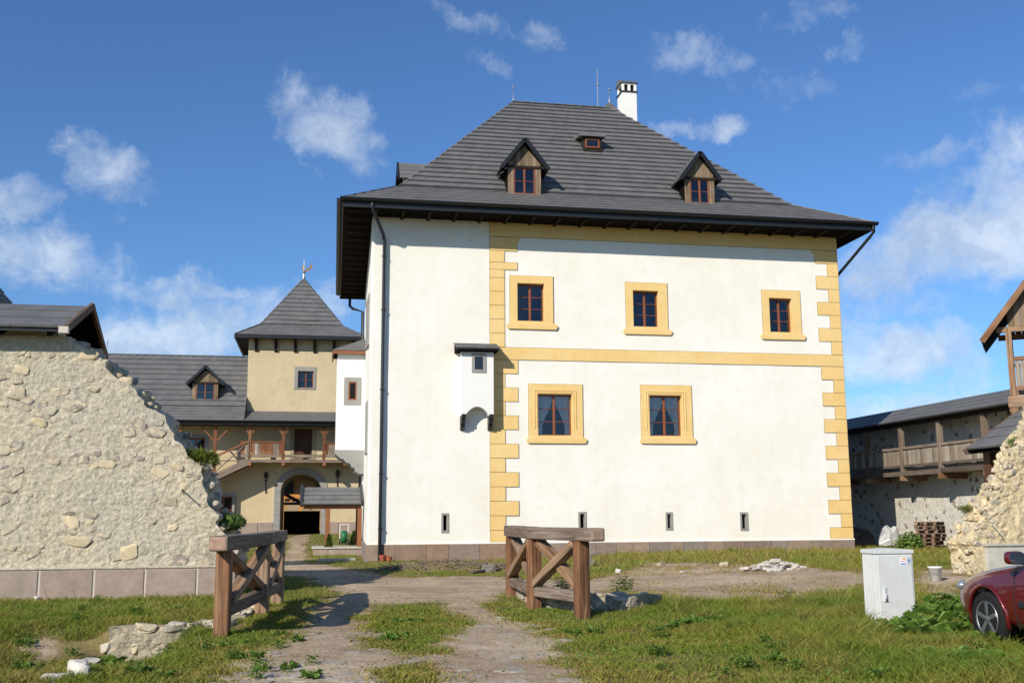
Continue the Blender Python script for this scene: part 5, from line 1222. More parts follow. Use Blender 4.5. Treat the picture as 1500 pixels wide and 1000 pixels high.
mb = MB(); mb.box((cx0 + .03, cy0 - .012, cz0 + .05), (cx0 + cw - .025, cy0 + .004, cz0 + chh - .095)); dr = mb.build('door', M['cab'], cab, bevel=.005)
mb = MB(); mb.box((cx0 + .085, cy0 - .035, cz0 + .36), (cx0 + .125, cy0 - .010, cz0 + .56)); mb.box((cx0 + .088, cy0 - .05, cz0 + .40), (cx0 + .122, cy0 - .036, cz0 + .47)); mb.build('lock_handle', M['cab'], dr, bevel=.005)
mb = MB(); mb.box((cx0 + .11, cy0 - .040, cz0 + .365), (cx0 + .135, cy0 - .036, cz0 + .385)); mb.build('keyhole', M['iron'], dr)
for i in range(7):
    y = cy0 + .035 + i * .047; mb = MB(); mb.box((cx0 - .010, y, cz0 + .02), (cx0 + .004, y + .03, cz0 + chh - .1)); mb.build('rib', M['cab'], bd, bevel=.003)
sx, sz = cx0 + cw - .205, cz0 + chh - .235
mb = MB(); mb.box((sx, cy0 - .0145, sz), (sx + .10, cy0 - .0125, sz + .115)); stk = mb.build('sticker', M['sticker'], cab)
def prt(a, b, c, d, m):
    q = MB(); q.box((sx + a, cy0 - .0165, sz + c), (sx + b, cy0 - .0148, sz + d)); q.build('print', m, stk)
prt(.045, .085, .083, .108, M['s_or']); prt(.010, .030, .083, .090, M['s_or'])
for k in range(6): prt(.012 + k * .013, .021 + k * .013, .055, .066, M['s_rd'])
for k in range(6): prt(.014 + k * .012, .0235 + k * .012, .014, .032, M['s_bl'])
mb = MB(); mb.box((sx + .118, cy0 - .0145, sz + .02), (sx + .158, cy0 - .0125, sz + .11)); s2 = mb.build('sticker', mat('grey_blue_sticker', (.35, .42, .5), .5), cab)
mb = MB(); mb.lathe((sx + .138, cy0 - .016, sz + .068), [(.014, -.0), (.014, .001)], 12, 'y'); mb.build('print', M['s_bl'], s2)
mb = MB(); mb.tube([(cx0 + cw - .09, cy0 - .05, cz0 + .1), (cx0 + cw - .09, cy0 - .05, cz0 + .29), (cx0 + cw + .02, cy0 - .03, cz0 + .29)], .006, 6); mb.build('wire', M['iron'], cab)

# ================================================================== CAR
CUX, CVF = 8.70, 12.40
car = thing('car', 'dark red hatchback parked in the weeds at the right edge', 'car', (CUX, CVF - 2.2, 0.0))
S = [(0, [(0, .26), (.50, .26), (.60, .40), (.61, .52), (.57, .60), (.46, .66), (.28, .68), (0, .69)]),
     (.12, [(0, .2), (.66, .2), (.735, .40), (.745, .55), (.71, .66), (.60, .73), (.35, .76), (0, .77)]),
     (.35, [(0, .18), (.78, .18), (.825, .42), (.835, .58), (.80, .73), (.69, .81), (.4, .84), (0, .85)]),
     (.8, [(0, .18), (.84, .18), (.868, .42), (.878, .60), (.845, .80), (.75, .89), (.4, .93), (0, .94)]),
     (1.25, [(0, .18), (.85, .19), (.88, .42), (.888, .62), (.858, .85), (.78, .945), (.45, .99), (0, 1.0)]),
     (1.5, [(0, .18), (.855, .2), (.885, .42), (.892, .64), (.862, .88), (.80, .975), (.62, 1.03), (0, 1.05)]),
     (1.95, [(0, .18), (.86, .2), (.888, .42), (.895, .65), (.865, .90), (.81, .985), (.67, 1.24), (0, 1.29)]),
     (2.4, [(0, .18), (.86, .2), (.888, .42), (.895, .65), (.865, .91), (.81, .99), (.60, 1.41), (0, 1.46)]),
     (3.1, [(0, .18), (.86, .2), (.888, .42), (.895, .66), (.865, .93), (.81, 1.0), (.59, 1.42), (0, 1.47)]),
     (3.75, [(0, .18), (.85, .2), (.878, .42), (.885, .67), (.855, .94), (.80, 1.02), (.58, 1.34), (0, 1.38)]),
     (4.2, [(0, .2), (.80, .22), (.83, .42), (.84, .66), (.81, .94), (.76, 1.02), (.60, 1.10), (0, 1.13)]),
     (4.42, [(0, .28), (.70, .28), (.74, .42), (.75, .62), (.72, .84), (.66, .93), (.5, .98), (0, 1.0)])]
def side_y(s, z):
    ss_ = [a for a, _ in S]; k = 0
    for i in range(len(S) - 1):
        if S[i][0] <= s <= S[i + 1][0]: k = i
    f = (s - S[k][0]) / (S[k + 1][0] - S[k][0]); pr = [(p[0] + (q[0] - p[0]) * f, p[1] + (q[1] - p[1]) * f) for p, q in zip(S[k][1], S[k + 1][1])][1:]
    return float(np.interp(z, [b for _, b in pr], [a for a, _ in pr]))
mb = MB(); P = []; F = []; mi = []
for s, pr in S:
    row = pr + [(-a, b) for a, b in pr[::-1][1:-1]]
    P += [(CUX + a, CVF - s, b) for a, b in row]
k = 14
for i in range(len(S) - 1):
    for j in range(k):
        F.append((i * k + j, i * k + (j + 1) % k, (i + 1) * k + (j + 1) % k, (i + 1) * k + j))
        s0_ = S[i][0]; g = 0
        if j in (5, 8) and 1.5 <= s0_ <= 3.2: g = 1
        if j in (6, 7) and s0_ in (1.5, 1.95, 3.1, 3.75): g = 1
        mi.append(g)
F.append(tuple(range(k))); F.append(tuple((len(S) - 1) * k + j for j in range(k))); mi += [0, 0]
mb.add(P, F); mb.mi = mi
body = mb.build('body', [M['carpaint'], M['carglass'], M['blackpl']], car, smooth=True)
m_ = body.modifiers.new('sub', 'SUBSURF'); m_.levels = 2; m_.render_levels = 2
cut = MB()
WH = [(-.78, .86), (.78, .86), (-.78, 3.50), (.78, 3.50)]
for yy, s in WH: cut.lathe((CUX + yy + (.16 if yy < 0 else -.16) * 0, CVF - s, .315), [(.375, -.34), (.375, .34)], 28, 'x')
cut.mi = [0] * len(cut.f)
co = cut.build('wheel_cut', M['blackpl'], car)
m_ = body.modifiers.new('cut', 'BOOLEAN'); m_.object = co; m_.operation = 'DIFFERENCE'; m_.solver = 'EXACT'; m_.material_mode = 'TRANSFER'
dg = bpy.context.evaluated_depsgraph_get(); me = bpy.data.meshes.new_from_object(body.evaluated_get(dg)); body.modifiers.clear(); body.data = me
bpy.data.objects.remove(co); me.polygons.foreach_set('use_smooth', [True] * len(me.polygons))
for yy, s in WH:
    sg = -1 if yy < 0 else 1; c = Vector((CUX + sg * .775, CVF - s, .315))
    mb = MB(); prof = [(.20, -.09), (.285, -.10), (.312, -.08), (.315, 0), (.312, .08), (.285, .10), (.20, .09)]; mb.lathe(c, prof, 32, 'x')
    wh = mb.build('wheel', M['tyre'], car, smooth=True)
    mb = MB(); x0 = sg * .085
    mb.lathe(c, [(.175, sg * -.02), (.175, sg * .08), (.198, sg * .098), (.205, sg * .102), (.205, sg * .06)], 32, 'x'); mb.build('rim', M['alloy'], wh, smooth=True)
    mb = MB(); mb.lathe(c, [(.01, sg * .0), (.175, sg * .0)], 24, 'x'); mb.build('rim_back', M['blackpl'], wh)
    for q in range(5):
        a = 2 * pi * q / 5 + .3; mb = MB(); mb.beam(c + Vector((sg * .075, cos(a) * .03, sin(a) * .03)), c + Vector((sg * .085, cos(a) * .185, sin(a) * .185)), .05, .03, up=(1, 0, 0)); mb.build('spoke', M['alloy'], wh, bevel=.006)
    mb = MB(); mb.lathe(c, [(.04, sg * .05), (.04, sg * .092), (.02, sg * .1)], 16, 'x'); mb.build('hub', M['alloy'], wh)
    mb = MB(); pts = []
    for q in range(15):
        a = -.25 + (pi + .5) * q / 14; pts.append(c + Vector((0, cos(a) * .385, sin(a) * .385))); pts[-1].x = CUX + sg * (side_y(s - cos(a) * .385, max(.2, pts[-1].z)) - .005)
    mb.tube(pts, .026, 8); mb.build('wheel_arch', M['carpaint'], car, smooth=True)
for sg in (-1, 1):
    mb = MB(); s0_, s1_ = 1.50, 2.55; pts0 = []
    mb.beam((CUX + sg * (side_y(1.5, .5) + .008), CVF - 1.50, .53), (CUX + sg * (side_y(2.55, .5) + .008), CVF - 2.55, .535), .03, .075); mb.build('rub_strip', M['blackpl'], car, bevel=.01)
    for sd in (1.42, 2.62):
        mb = MB(); mb.tube([(CUX + sg * (side_y(sd, z) + .0), CVF - sd - (.0 if z > .4 else .03), z) for z in (.24, .42, .6, .75, .88, .95)], .006, 5); mb.build('door_gap', M['blackpl'], car)
    mb = MB(); mb.beam((CUX + sg * .805, CVF - 1.60, .975), (CUX + sg * .805, CVF - 3.7, 1.005), .03, .04); mb.build('window_trim', M['blackpl'], car)
    mb = MB(); pts = [(CUX + sg * (.91 + .10 * cos(q * pi / 8) * 1.05), CVF - 1.74, 1.045 + .073 * sin(q * pi / 8)) for q in range(16)]
    pts = [(CUX + sg * (.965 + .115 * math.copysign(abs(cos(q * pi / 8)) ** .6, cos(q * pi / 8))), CVF - 1.64, 1.05 + .075 * math.copysign(abs(sin(q * pi / 8)) ** .6, sin(q * pi / 8))) for q in range(16)]
    mb.prism(pts, (0, .10, .0)); mr = mb.build('mirror', M['carpaint'], car, bevel=.03)
    mb = MB(); c = Vector((CUX + sg * .965, CVF - 1.642, 1.05)); mb.prism([c + (Vector(p) - Vector((CUX + sg * .965, CVF - 1.64, 1.05))) * .86 for p in pts], (0, -.004, 0)); mb.build('mirror_glass', mat('mirror_glass', (.25, .3, .38), .05, .5, .9), mr)
    mb = MB(); mb.beam((CUX + sg * .80, CVF - 1.60, .99), (CUX + sg * .92, CVF - 1.60, 1.02), .09, .06); mb.build('mirror_foot', M['blackpl'], mr, bevel=.01)
    mb = MB(); bm = MB(); c = Vector((CUX + sg * .675, CVF - .20, .66)); mb.lathe(c, [(.01, -.12), (.04, -.10), (.065, -.05), (.065, -.01), (.04, .03), (.01, .05)], 14, 'x'); hl = mb.build('headlight', M['lamp'], car, smooth=True)
    mb = MB(); mb.beam((CUX + sg * .895, CVF - 2.42, .80), (CUX + sg * .895, CVF - 2.58, .80), .04, .03); mb.build('door_handle', M['carpaint'], car, bevel=.008)

# ================================================================== THINGS LYING ABOUT
pal = None
def pallet(parent, c, rz):
    pass
pbx, pby = 22.9, 36.9; pzg = H(pbx, pby)
PL = ['lowest', 'second', 'third', 'fourth', 'fifth', 'sixth', 'topmost']
proto = []
for k in range(7):
    z = pzg + k * .148; rz = .62 + random.uniform(-.09, .09); offx, offy = random.uniform(-.05, .05), random.uniform(-.05, .05)
    lab = ('old wooden pallet, %s of the stack by the gallery wall' % PL[k]) if k else 'old wooden pallet, lowest of the stack by the gallery wall'
    t_ = thing('pallet', lab, 'pallet', (pbx + offx, pby + offy, z), 'stacked wooden pallets'); t_.rotation_euler = (random.uniform(-.02, .02), random.uniform(-.02, .02) + .0, rz)
    if not proto:
        B0_ = BASE[t_.name]
        for i in range(5): mb = MB(); y = -.36 + i * .18; mb.box(B0_ + Vector((-.5, y - .06, .122)), B0_ + Vector((.5, y + .06, .142))); proto.append(mb.build('board', M['pallet'], t_))
        for x in (-.44, 0, .44):
            mb = MB(); mb.box(B0_ + Vector((x - .05, -.4, .1)), B0_ + Vector((x + .05, .4, .121))); proto.append(mb.build('board', M['pallet'], t_))
            for y in (-.34, 0, .34): mb = MB(); mb.box(B0_ + Vector((x - .05, y - .06, .022)), B0_ + Vector((x + .05, y + .06, .099))); proto.append(mb.build('block', M['pallet'], t_))
        for y in (-.34, 0, .34): mb = MB(); mb.box(B0_ + Vector((-.5, y - .05, .0)), B0_ + Vector((.5, y + .05, .021))); proto.append(mb.build('board', M['pallet'], t_))
    else:
        for p in proto: c = p.copy(); COL.objects.link(c); c.parent = t_
def at(px, py):
    x, y = onz(px, py, 0)
    for _ in range(4): x, y = onz(px, py, H(x, y))
    return x, y
# bucket
x, y = at(1371, 851); z = H(x, y)
bk_ = thing('bucket', 'white plastic bucket standing in the grass by the right ruined wall', 'bucket', (x, y, z)); mb = MB(); mb.lathe((x, y, z), [(.11, 0), (.145, .30), (.155, .30), (.155, .27)], 18); mb.build('body', M['bucket'], bk_, smooth=True)
mb = MB(); mb.tube([(x - .15, y, z + .28), (x - .12, y - .1, z + .16), (x, y - .17, z + .12), (x + .12, y - .1, z + .16), (x + .15, y, z + .28)], .006, 5); mb.build('handle', M['zinc'], bk_)
# sheets and boards heaped by the gallery wall
def lump(name, label, cat, p, sc, m, seed, rz=0):
    bm = bmesh.new(); bmesh.ops.create_icosphere(bm, subdivisions=3, radius=1)
    for v in bm.verts:
        q = mnoise.noise(v.co * 1.6 + Vector((seed, 0, 0))) * .4 + abs(mnoise.noise(v.co * 3.3 + Vector((seed, 5, 0)))) * .3; v.co *= 1 + q
        v.co.z = max(v.co.z, -.3)
    me = bpy.data.meshes.new(name); bm.to_mesh(me); bm.free(); me.materials.append(m); o = link(name, me); o.location = p; o.scale = sc; o.rotation_euler.z = rz; return tag(o, label, cat)
hx, hy = 20.9, 34.2; hz = H(hx, hy)
x, y = at(1305, 801); lump('plastic_sheet', 'crumpled pale plastic sheet behind the utility cabinet', 'sheet', (x, y, H(x, y) + .25), (.42, .3, .62), M['bag'], 2)
x, y = at(1330, 797); lump('plastic_sheet', 'grey plastic sheet over a low heap next to the pallets', 'sheet', (x, y + 1, H(x, y) + .3), (.75, .4, .62), M['bag'], 5)
x, y = at(1285, 800); lump('tarpaulin', 'dark tarpaulin heap in the shade by the manor corner', 'tarpaulin', (x, y + 2.5, H(x, y) + .2), (1.2, .6, .6), M['tarp'], 9)
x, y = at(1325, 800); z = H(x, y)
for k, lab in enumerate(('lower brown board lying across the heap by the cabinet', 'upper brown board lying across the heap by the cabinet')):
    b_ = thing('board', lab, 'board', (x, y - .2, z + .2 + .1 * k)); mb = MB(); mb.beam((x - .5, y - .2 + .1 * k, z + .3 + .10 * k), (x + .65, y - .25, z + .14 + .08 * k), .18, .06, up=(0, 0, 1)); mb.build('board', M['deckboard'], b_)
for k, (a, b, lab) in enumerate((((1288, 797), (1301, 790), 'short white pipe sticking out left of the sheet heap'), ((1318, 793), (1352, 807), 'long white pipe leaning down to the right of the sheet heap'))):
    x0_, y0_ = at(1300, 805); p, q = onv(*a, y0_), onv(*b, y0_); w_ = thing('pipe', lab, 'pipe', (p[0], y0_, p[1])); mb = MB(); mb.tube([(p[0], y0_, p[1]), (q[0], y0_ - .1, q[1])], .04, 8); mb.build('tube', M['bucket'], w_)
# pale rubble heap, loose rocks
x, y = at(1135, 834); rh = thing('rubble_heap', 'low heap of pale rubble on the bare earth before the manor', 'heap', (x, y, H(x, y)))
for i in range(80):
    a, r = random.random() * 6.3, random.random() ** .6; p = (x + cos(a) * r * .85, y + sin(a) * r * .55, H(x, y) + (1 - r) * .22 + .01); s = random.uniform(.03, .085); put_stone('whiterock' if i % 3 else 'stone', rh, p, (s * 1.5, s * 1.4, s * .7), None, 'stone')
def rockthing(px, py, s, kind, label, grp=None):
    x, y = at(px, py); o = put_stone(kind, None, (x, y, H(x, y) + s * .22), (s * 1.3, s * 1.2, s * .75), (random.uniform(-.2, .2), random.uniform(-.2, .2), random.random() * 6), 'rock'); tag(o, label, 'rock', grp)
rockthing(113, 990, .16, 'whiterock', 'largest white rock in the grass at the lower left', 'white rocks at the lower left'); rockthing(80, 997, .11, 'whiterock', 'small white rock left of the largest white rock', 'white rocks at the lower left'); rockthing(133, 982, .10, 'whiterock', 'small white rock close behind the largest white rock', 'white rocks at the lower left')
rockthing(52, 879, .10, 'whiterock', 'pale rock against the plinth of the left ruined wall'); rockthing(968, 828, .13, 'stonec', 'grey rock in the tall grass under the third loophole')
rockthing(1062, 829, .12, 'stonec', 'tan rock in the tall grass left of the rubble heap'); rockthing(905, 838, .10, 'whiterock', 'pale rock on the bare earth right of the right railing'); rockthing(930, 880, .12, 'stonec', 'round rock on the kerb wall by the right railing')
rockthing(1178, 905, .14, 'stone', 'grey rock half buried in the weeds left of the cabinet'); rockthing(1000, 838, .07, 'whiterock', 'small white rock at the edge of the bare earth')
# twig heap with blocks and planks
x, y = at(655, 836); tp = MB(); cx_t, cy_t = x, y
for i in range(620):
    a, r = random.random() * 6.3, random.random() ** .5; u = x + cos(a) * r * 2.1; v = y + .3 + sin(a) * r * .9; z = H(u, v) + max(0, (1 - r * r)) * .30 * random.random() ** .4; d = Vector((random.gauss(0, 1), random.gauss(0, .7), random.gauss(0, .28))).normalized() * random.uniform(.08, .28)
    tp.beam(Vector((u, v, z)) - d, Vector((u, v, z)) + d, .014, .014)
o = tp.build('twig_heap', M['twig'], None, fix=False, kind='stuff'); tag(o, 'low spread heap of dry twigs against the manor plinth', 'twigs', kind='stuff')
hm = MB(); n = 18; P = [(x, y + .3, H(x, y) + .2)]
for rr_, hh in ((.35, .19), (.7, .10), (1, -.05)):
    for k in range(n): a = 2 * pi * k / n; P.append((x + cos(a) * rr_ * 2.2, y + .3 + sin(a) * rr_ * .95, H(x, y) + hh + random.uniform(-.02, .02)))
F = [(0, 1 + k, 1 + (k + 1) % n) for k in range(n)] + [(1 + r_ * n + k, 1 + (r_ + 1) * n + k, 1 + (r_ + 1) * n + (k + 1) % n, 1 + r_ * n + (k + 1) % n) for r_ in (0, 1) for k in range(n)]
hm.add(P, F); o = hm.build('earth_mound', M['ground'], None, smooth=True); tag(o, 'low earth mound under the twig heap', 'mound', kind='structure')
x, y = at(714, 838); z = H(x, y)
for k, lab in enumerate(('lowest of the three grey blocks beside the twig heap', 'middle one of the three grey blocks beside the twig heap', 'topmost of the three grey blocks beside the twig heap')):
    mb = MB(); d = random.uniform(-.03, .03); mb.box((x - .15 + d, y - .1, z + .075 * k - .01), (x + .15 + d, y + .12, z + .075 * k + .064)); o = mb.build('block', M['conc'], None, bevel=.008, loc=(x, y, z + .075 * k)); tag(o, lab, 'block', 'grey blocks by the twig heap')
for (a, b, lab) in (((688, 842), (730, 833), 'thin plank lying left of the grey blocks'), ((722, 838), (742, 829), 'short dark plank lying right of the grey blocks')):
    p, q = at(*a), at(*b); mb = MB(); mb.beam((*p, H(*p) + .05), (*q, H(*q) + .08), .16, .04); o = mb.build('plank', M['deckboard'], None, loc=(*p, H(*p))); tag(o, lab, 'plank')
x, y = at(563, 822); z = H(x, y); fp = thing('clay_pot', 'broken red clay pot at the foot of the downpipe', 'pot', (x, y, z)); mb = MB(); mb.lathe((x - .06, y, z), [(.08, 0), (.13, .2), (.14, .2), (.12, .12)], 12); mb.build('pot', M['brickm'], fp)
mb = MB(); mb.lathe((x + .16, y - .05, z), [(.09, 0), (.12, .14), (.13, .14)], 12); mb.build('shard', M['brickm'], fp)
x, y = at(860, 830); z = H(x, y); cb = thing('propped_plank', 'wide grey plank propped on a block behind the right railing', 'plank', (x, y, z)); mb = MB(); mb.beam((x - .35, y, z + .18), (x + .4, y + .1, z + .40), .4, .05); mb.build('slab', M['railtop'], cb); mb = MB(); mb.beam((x - .1, y, z), (x + .1, y, z + .26), .3, .3); mb.build('block', M['conc'], cb)
# hose cart by the shelter
x, y = onv(504, 787, 52)[0], 52.0; z = H(x, y); hc = thing('hose_cart', 'green garden hose on a wheeled reel beyond the shelter', 'hose cart', (x, y, z))
mb = MB(); mb.lathe((x, y, z + .36), [(.16, -.14), (.30, -.12), (.30, .12), (.16, .14)], 18, 'x'); mb.build('hose', M['green'], hc, smooth=True)
for s in (-.2, .2): mb = MB(); mb.lathe((x + s, y - .1, z + .14), [(.02, -.025), (.14, -.025), (.14, .025), (.02, .025)], 16, 'x'); mb.build('wheel', M['iron'], hc); mb = MB(); mb.tube([(x + s, y - .1, z + .14), (x + s, y, z + .36), (x + s, y + .2, z + .95)], .02, 6); mb.build('frame', M['bucket'], hc)
mb = MB(); mb.tube([(x - .2, y + .2, z + .95), (x + .2, y + .2, z + .95)], .02, 6); mb.build('handle', M['bucket'], hc)
x0_, y0_ = at(467, 822); x1_, y1_ = at(520, 821); mb = MB(); mb.beam((x0_, y0_, H(x0_, y0_) + .03), (x1_, y1_, H(x1_, y1_) + .03), .12, .14); o = mb.build('lawn_edging', M['plinth3'], None, loc=(x0_, y0_, 0)); tag(o, 'pale stone edging strip on the lawn before the shelter', 'edging')

# ================================================================== PLANTS
def conifer(px, py, h, r, label, v=None):
    if v: x, y = onv(px, py, v)[0], v
    else: x, y = at(px, py)
    z = H(x, y); c = thing('young_conifer', label, 'conifer', (x, y, z)); mb = MB(); mb.tube([(x, y, z - .05), (x, y, z + h * .9)], [.03, .006], 6); mb.build('trunk', M['rail'], c)
    mb = MB()
    for i in range(900):
        f = random.random() ** .8; rr = r * (1 - f) ** .75 * (.55 + .45 * random.random()) + .02; a = random.random() * 6.3; p = Vector((x + cos(a) * rr, y + sin(a) * rr, z + .06 + f * h * .95)); d = Vector((cos(a) * .5, sin(a) * .5, .8)).normalized(); sd = d.cross(Vector((random.gauss(0, 1), random.gauss(0, 1), .2))).normalized(); L = random.uniform(.05, .11)
        mb.add([p - sd * .016, p + sd * .016, p + d * L], [(0, 1, 2)])
    mb.build('crown', M['conifer'], c, fix=False, kind='stuff')
conifer(481, 813, .78, .20, 'small pointed conifer standing before the shelter base'); conifer(519, 796, .85, .26, 'small round conifer behind the shelter beside the manor', 48.3)
def shrub(name, label, c, r, n, ls, m, dirs=None, needle=False):
    o = thing(name, label, 'shrub', c); mb = MB(); c = Vector(c)
    for k in range(9): a = random.random() * 6.3; mb.tube([c, c + Vector((cos(a) * r[0] * .7, sin(a) * r[1] * .6, r[2] * .6))], [.012, .004], 5)
    mb.build('stems', M['twig'], o, kind='stuff'); mb = MB()
    if needle:
        for _ in range(n):
            d = Vector((random.gauss(0, 1), random.gauss(0, 1), random.gauss(.2, .8))).normalized(); p = c + Vector((d.x * r[0], d.y * r[1], d.z * r[2])) * random.random() ** .5; e = (d + Vector((random.gauss(0, .5), random.gauss(0, .5), random.gauss(.3, .5)))).normalized(); sd = e.cross(Vector((random.gauss(0, 1), random.gauss(0, 1), random.gauss(0, 1)))).normalized(); L = ls * random.uniform(.6, 1.5)
            mb.add([p - sd * ls * .12, p + sd * ls * .12, p + e * L], [(0, 1, 2)])
    else: leafball(mb, c, r, n, ls)
    mb.build('foliage', m, o, fix=False, kind='stuff'); return o
u, z = onv(290, 674, LV + .3); shrub('wall_shrub', 'bright yellow-green shrub growing from the broken edge of the left wall', (u - .04, LV + .30, z), (.46, .3, .21), 2200, .10, M['leafy'], needle=True)
u, z = onv(340, 764, LV + .5); shrub('wall_shrub', 'dark green hanging shrub low on the broken edge of the left wall', (u, LV + .45, z), (.30, .3, .17), 900, .05, M['leafd'])
u, z = onv(1490, 648, RVW + .3); shrub('wall_shrub', 'green tuft growing on top of the right ruined wall', (u + .1, RVW + .3, z), (.3, .25, .16), 900, .07, M['leaf'], needle=True)
u, z = onv(1410, 745, RVW + .8); shrub('wall_shrub', 'thin green tuft on the rubble edge of the right wall', (u, RVW + .7, z), (.2, .15, .07), 300, .06, M['leafy'], needle=True)
x, y = at(1340, 806); shrub('elder_bush', 'leafy green bush left of the pallet stack', (x, y + .3, H(x, y) + .25), (.6, .4, .42), 900, .07, M['leaf'])
x, y = at(1402, 806); shrub('elder_bush', 'green bush between the pallet stack and the rubble wall', (x, y, H(x, y) + .2), (.35, .3, .35), 500, .06, M['leaf'])

# ---- weeds: three kinds, copied
def leafquad(mb, p, d, L, w, droop=.35):
    d = d.normalized(); sd = d.cross(Vector((0, 0, 1)));  sd = (sd.normalized() if sd.length > .01 else Vector((1, 0, 0))); m1 = p + d * L * .5 + Vector((0, 0, L * .08)); tip = p + d * L - Vector((0, 0, L * droop))
    mb.add([p, m1 + sd * w, tip, m1 - sd * w], [(0, 1, 2), (0, 2, 3)])
def weed(kind, seed):
    rr = random.Random(seed); mb = MB()
    if kind == 'dock':
        for i in range(26): a = rr.random() * 6.3; e = rr.uniform(.15, 1.2); leafquad(mb, Vector((cos(a) * .03, sin(a) * .03, rr.uniform(0, .06))), Vector((cos(a), sin(a), e)), rr.uniform(.12, .24), rr.uniform(.03, .05))
    elif kind == 'nettle':
        for k in range(5):
            b = Vector((rr.gauss(0, .06), rr.gauss(0, .06), 0)); h = rr.uniform(.22, .42); le = Vector((rr.gauss(0, .05), rr.gauss(0, .05), 0)); mb.tube([b, b + le + Vector((0, 0, h))], [.005, .003], 3)
            for q in range(8):
                f = (q + 1) / 8; a = q * 1.6 + rr.random()
                for s in (0, pi): leafquad(mb, b + le * f + Vector((0, 0, h * f)), Vector((cos(a + s), sin(a + s), .25)), .10 * (1.15 - .5 * f), .028)
    else:
        for k in range(60): a = rr.random() * 6.3; r = rr.random() * .16; leafquad(mb, Vector((cos(a) * r, sin(a) * r, rr.uniform(.01, .16))), Vector((rr.gauss(0, 1), rr.gauss(0, 1), .5)), rr.uniform(.05, .09), rr.uniform(.018, .03))
    return mb
WM = {}
for kind, mm in (('dock', 'leaf'), ('nettle', 'leafd'), ('clover', 'leaf')):
    WM[kind] = []
    for s in range(3):
        b = weed(kind, s + 5); o = b.build('weed', M[mm], None, fix=False); WM[kind].append(o.data); bpy.data.objects.remove(o)
WL = {'dock': ('dock_weed', 'broad-leaved green dock plant in the rough grass', 'dock plants in the grass'), 'nettle': ('nettle_weed', 'upright leafy nettle clump in the rough grass', 'nettles in the grass'), 'clover': ('clover_weed', 'low small-leaved green weed cushion in the grass', 'low weed cushions in the grass')}
def put_weed(kind, px, py, sc, lab=None):
    x, y = at(px, py); o = link(WL[kind][0], random.choice(WM[kind])); o.location = (x, y, H(x, y) - .01); o.rotation_euler.z = random.random() * 6.3; o.scale = (sc, sc, sc * random.uniform(.85, 1.2)); tag(o, lab or WL[kind][1], 'weed', WL[kind][2])
W0 = [('dock', 1360, 922, 2.0), ('dock', 1378, 915, 2.2), ('dock', 1395, 910, 2.2), ('dock', 1412, 907, 2.0), ('dock', 1340, 925, 1.3), ('dock', 1425, 918, 1.5), ('dock', 1320, 922, 1.1), ('dock', 1400, 925, 1.5), ('nettle', 1385, 918, 1.1), ('nettle', 1410, 915, 1.1), ('nettle', 1430, 925, 1.1), ('dock', 1440, 935, 1.4), ('dock', 1450, 948, 1.3), ('dock', 1375, 930, 1.4),
      ('dock', 1390, 975, 1.3), ('dock', 1415, 972, 1.4), ('dock', 1440, 980, 1.4), ('dock', 1465, 985, 1.3), ('dock', 1405, 988, 1.2), ('dock', 1000, 918, .9), ('dock', 1020, 916, 1.0), ('dock', 1035, 912, .9), ('dock', 985, 922, .8), ('nettle', 1155, 885, .7), ('nettle', 1150, 893, .75), ('nettle', 1085, 890, .6),
      ('dock', 568, 916, .7), ('dock', 590, 914, .8), ('dock', 610, 912, .7), ('dock', 570, 940, .8), ('dock', 585, 934, .7), ('dock', 840, 930, .7), ('dock', 870, 928, .7),
      ('dock', 150, 980, 1.0), ('dock', 165, 978, 1.1), ('dock', 175, 975, .9), ('nettle', 287, 925, .6), ('nettle', 275, 932, .6), ('nettle', 30, 872, 1.2), ('nettle', 36, 876, 1.0), ('nettle', 8, 874, 1.0), ('nettle', 205, 872, .6), ('nettle', 300, 868, .7), ('nettle', 180, 872, .6),
      ('nettle', 908, 872, 1.0), ('nettle', 920, 866, .9), ('nettle', 820, 868, .9), ('nettle', 830, 864, .9), ('dock', 1075, 808, 1.2), ('dock', 1085, 810, 1.0)]
for w in W0: put_weed(*w)
for i in range(34):      # the lush clump beside the cabinet and the front wheel
    put_weed(random.choice(('dock', 'dock', 'clover')), random.uniform(1312, 1452), random.uniform(898, 938), random.uniform(1.3, 2.0))
for i in range(60): put_weed(random.choice(('dock', 'clover', 'clover', 'clover')), random.uniform(940, 1490), random.uniform(905, 1000), random.uniform(.5, .95))
for i in range(34): put_weed(random.choice(('clover', 'dock', 'clover')), random.uniform(0, 310), random.uniform(878, 995), random.uniform(.5, .9))
for i in range(20): put_weed(random.choice(('clover', 'dock')), random.uniform(330, 460), random.uniform(930, 995), random.uniform(.4, .7))

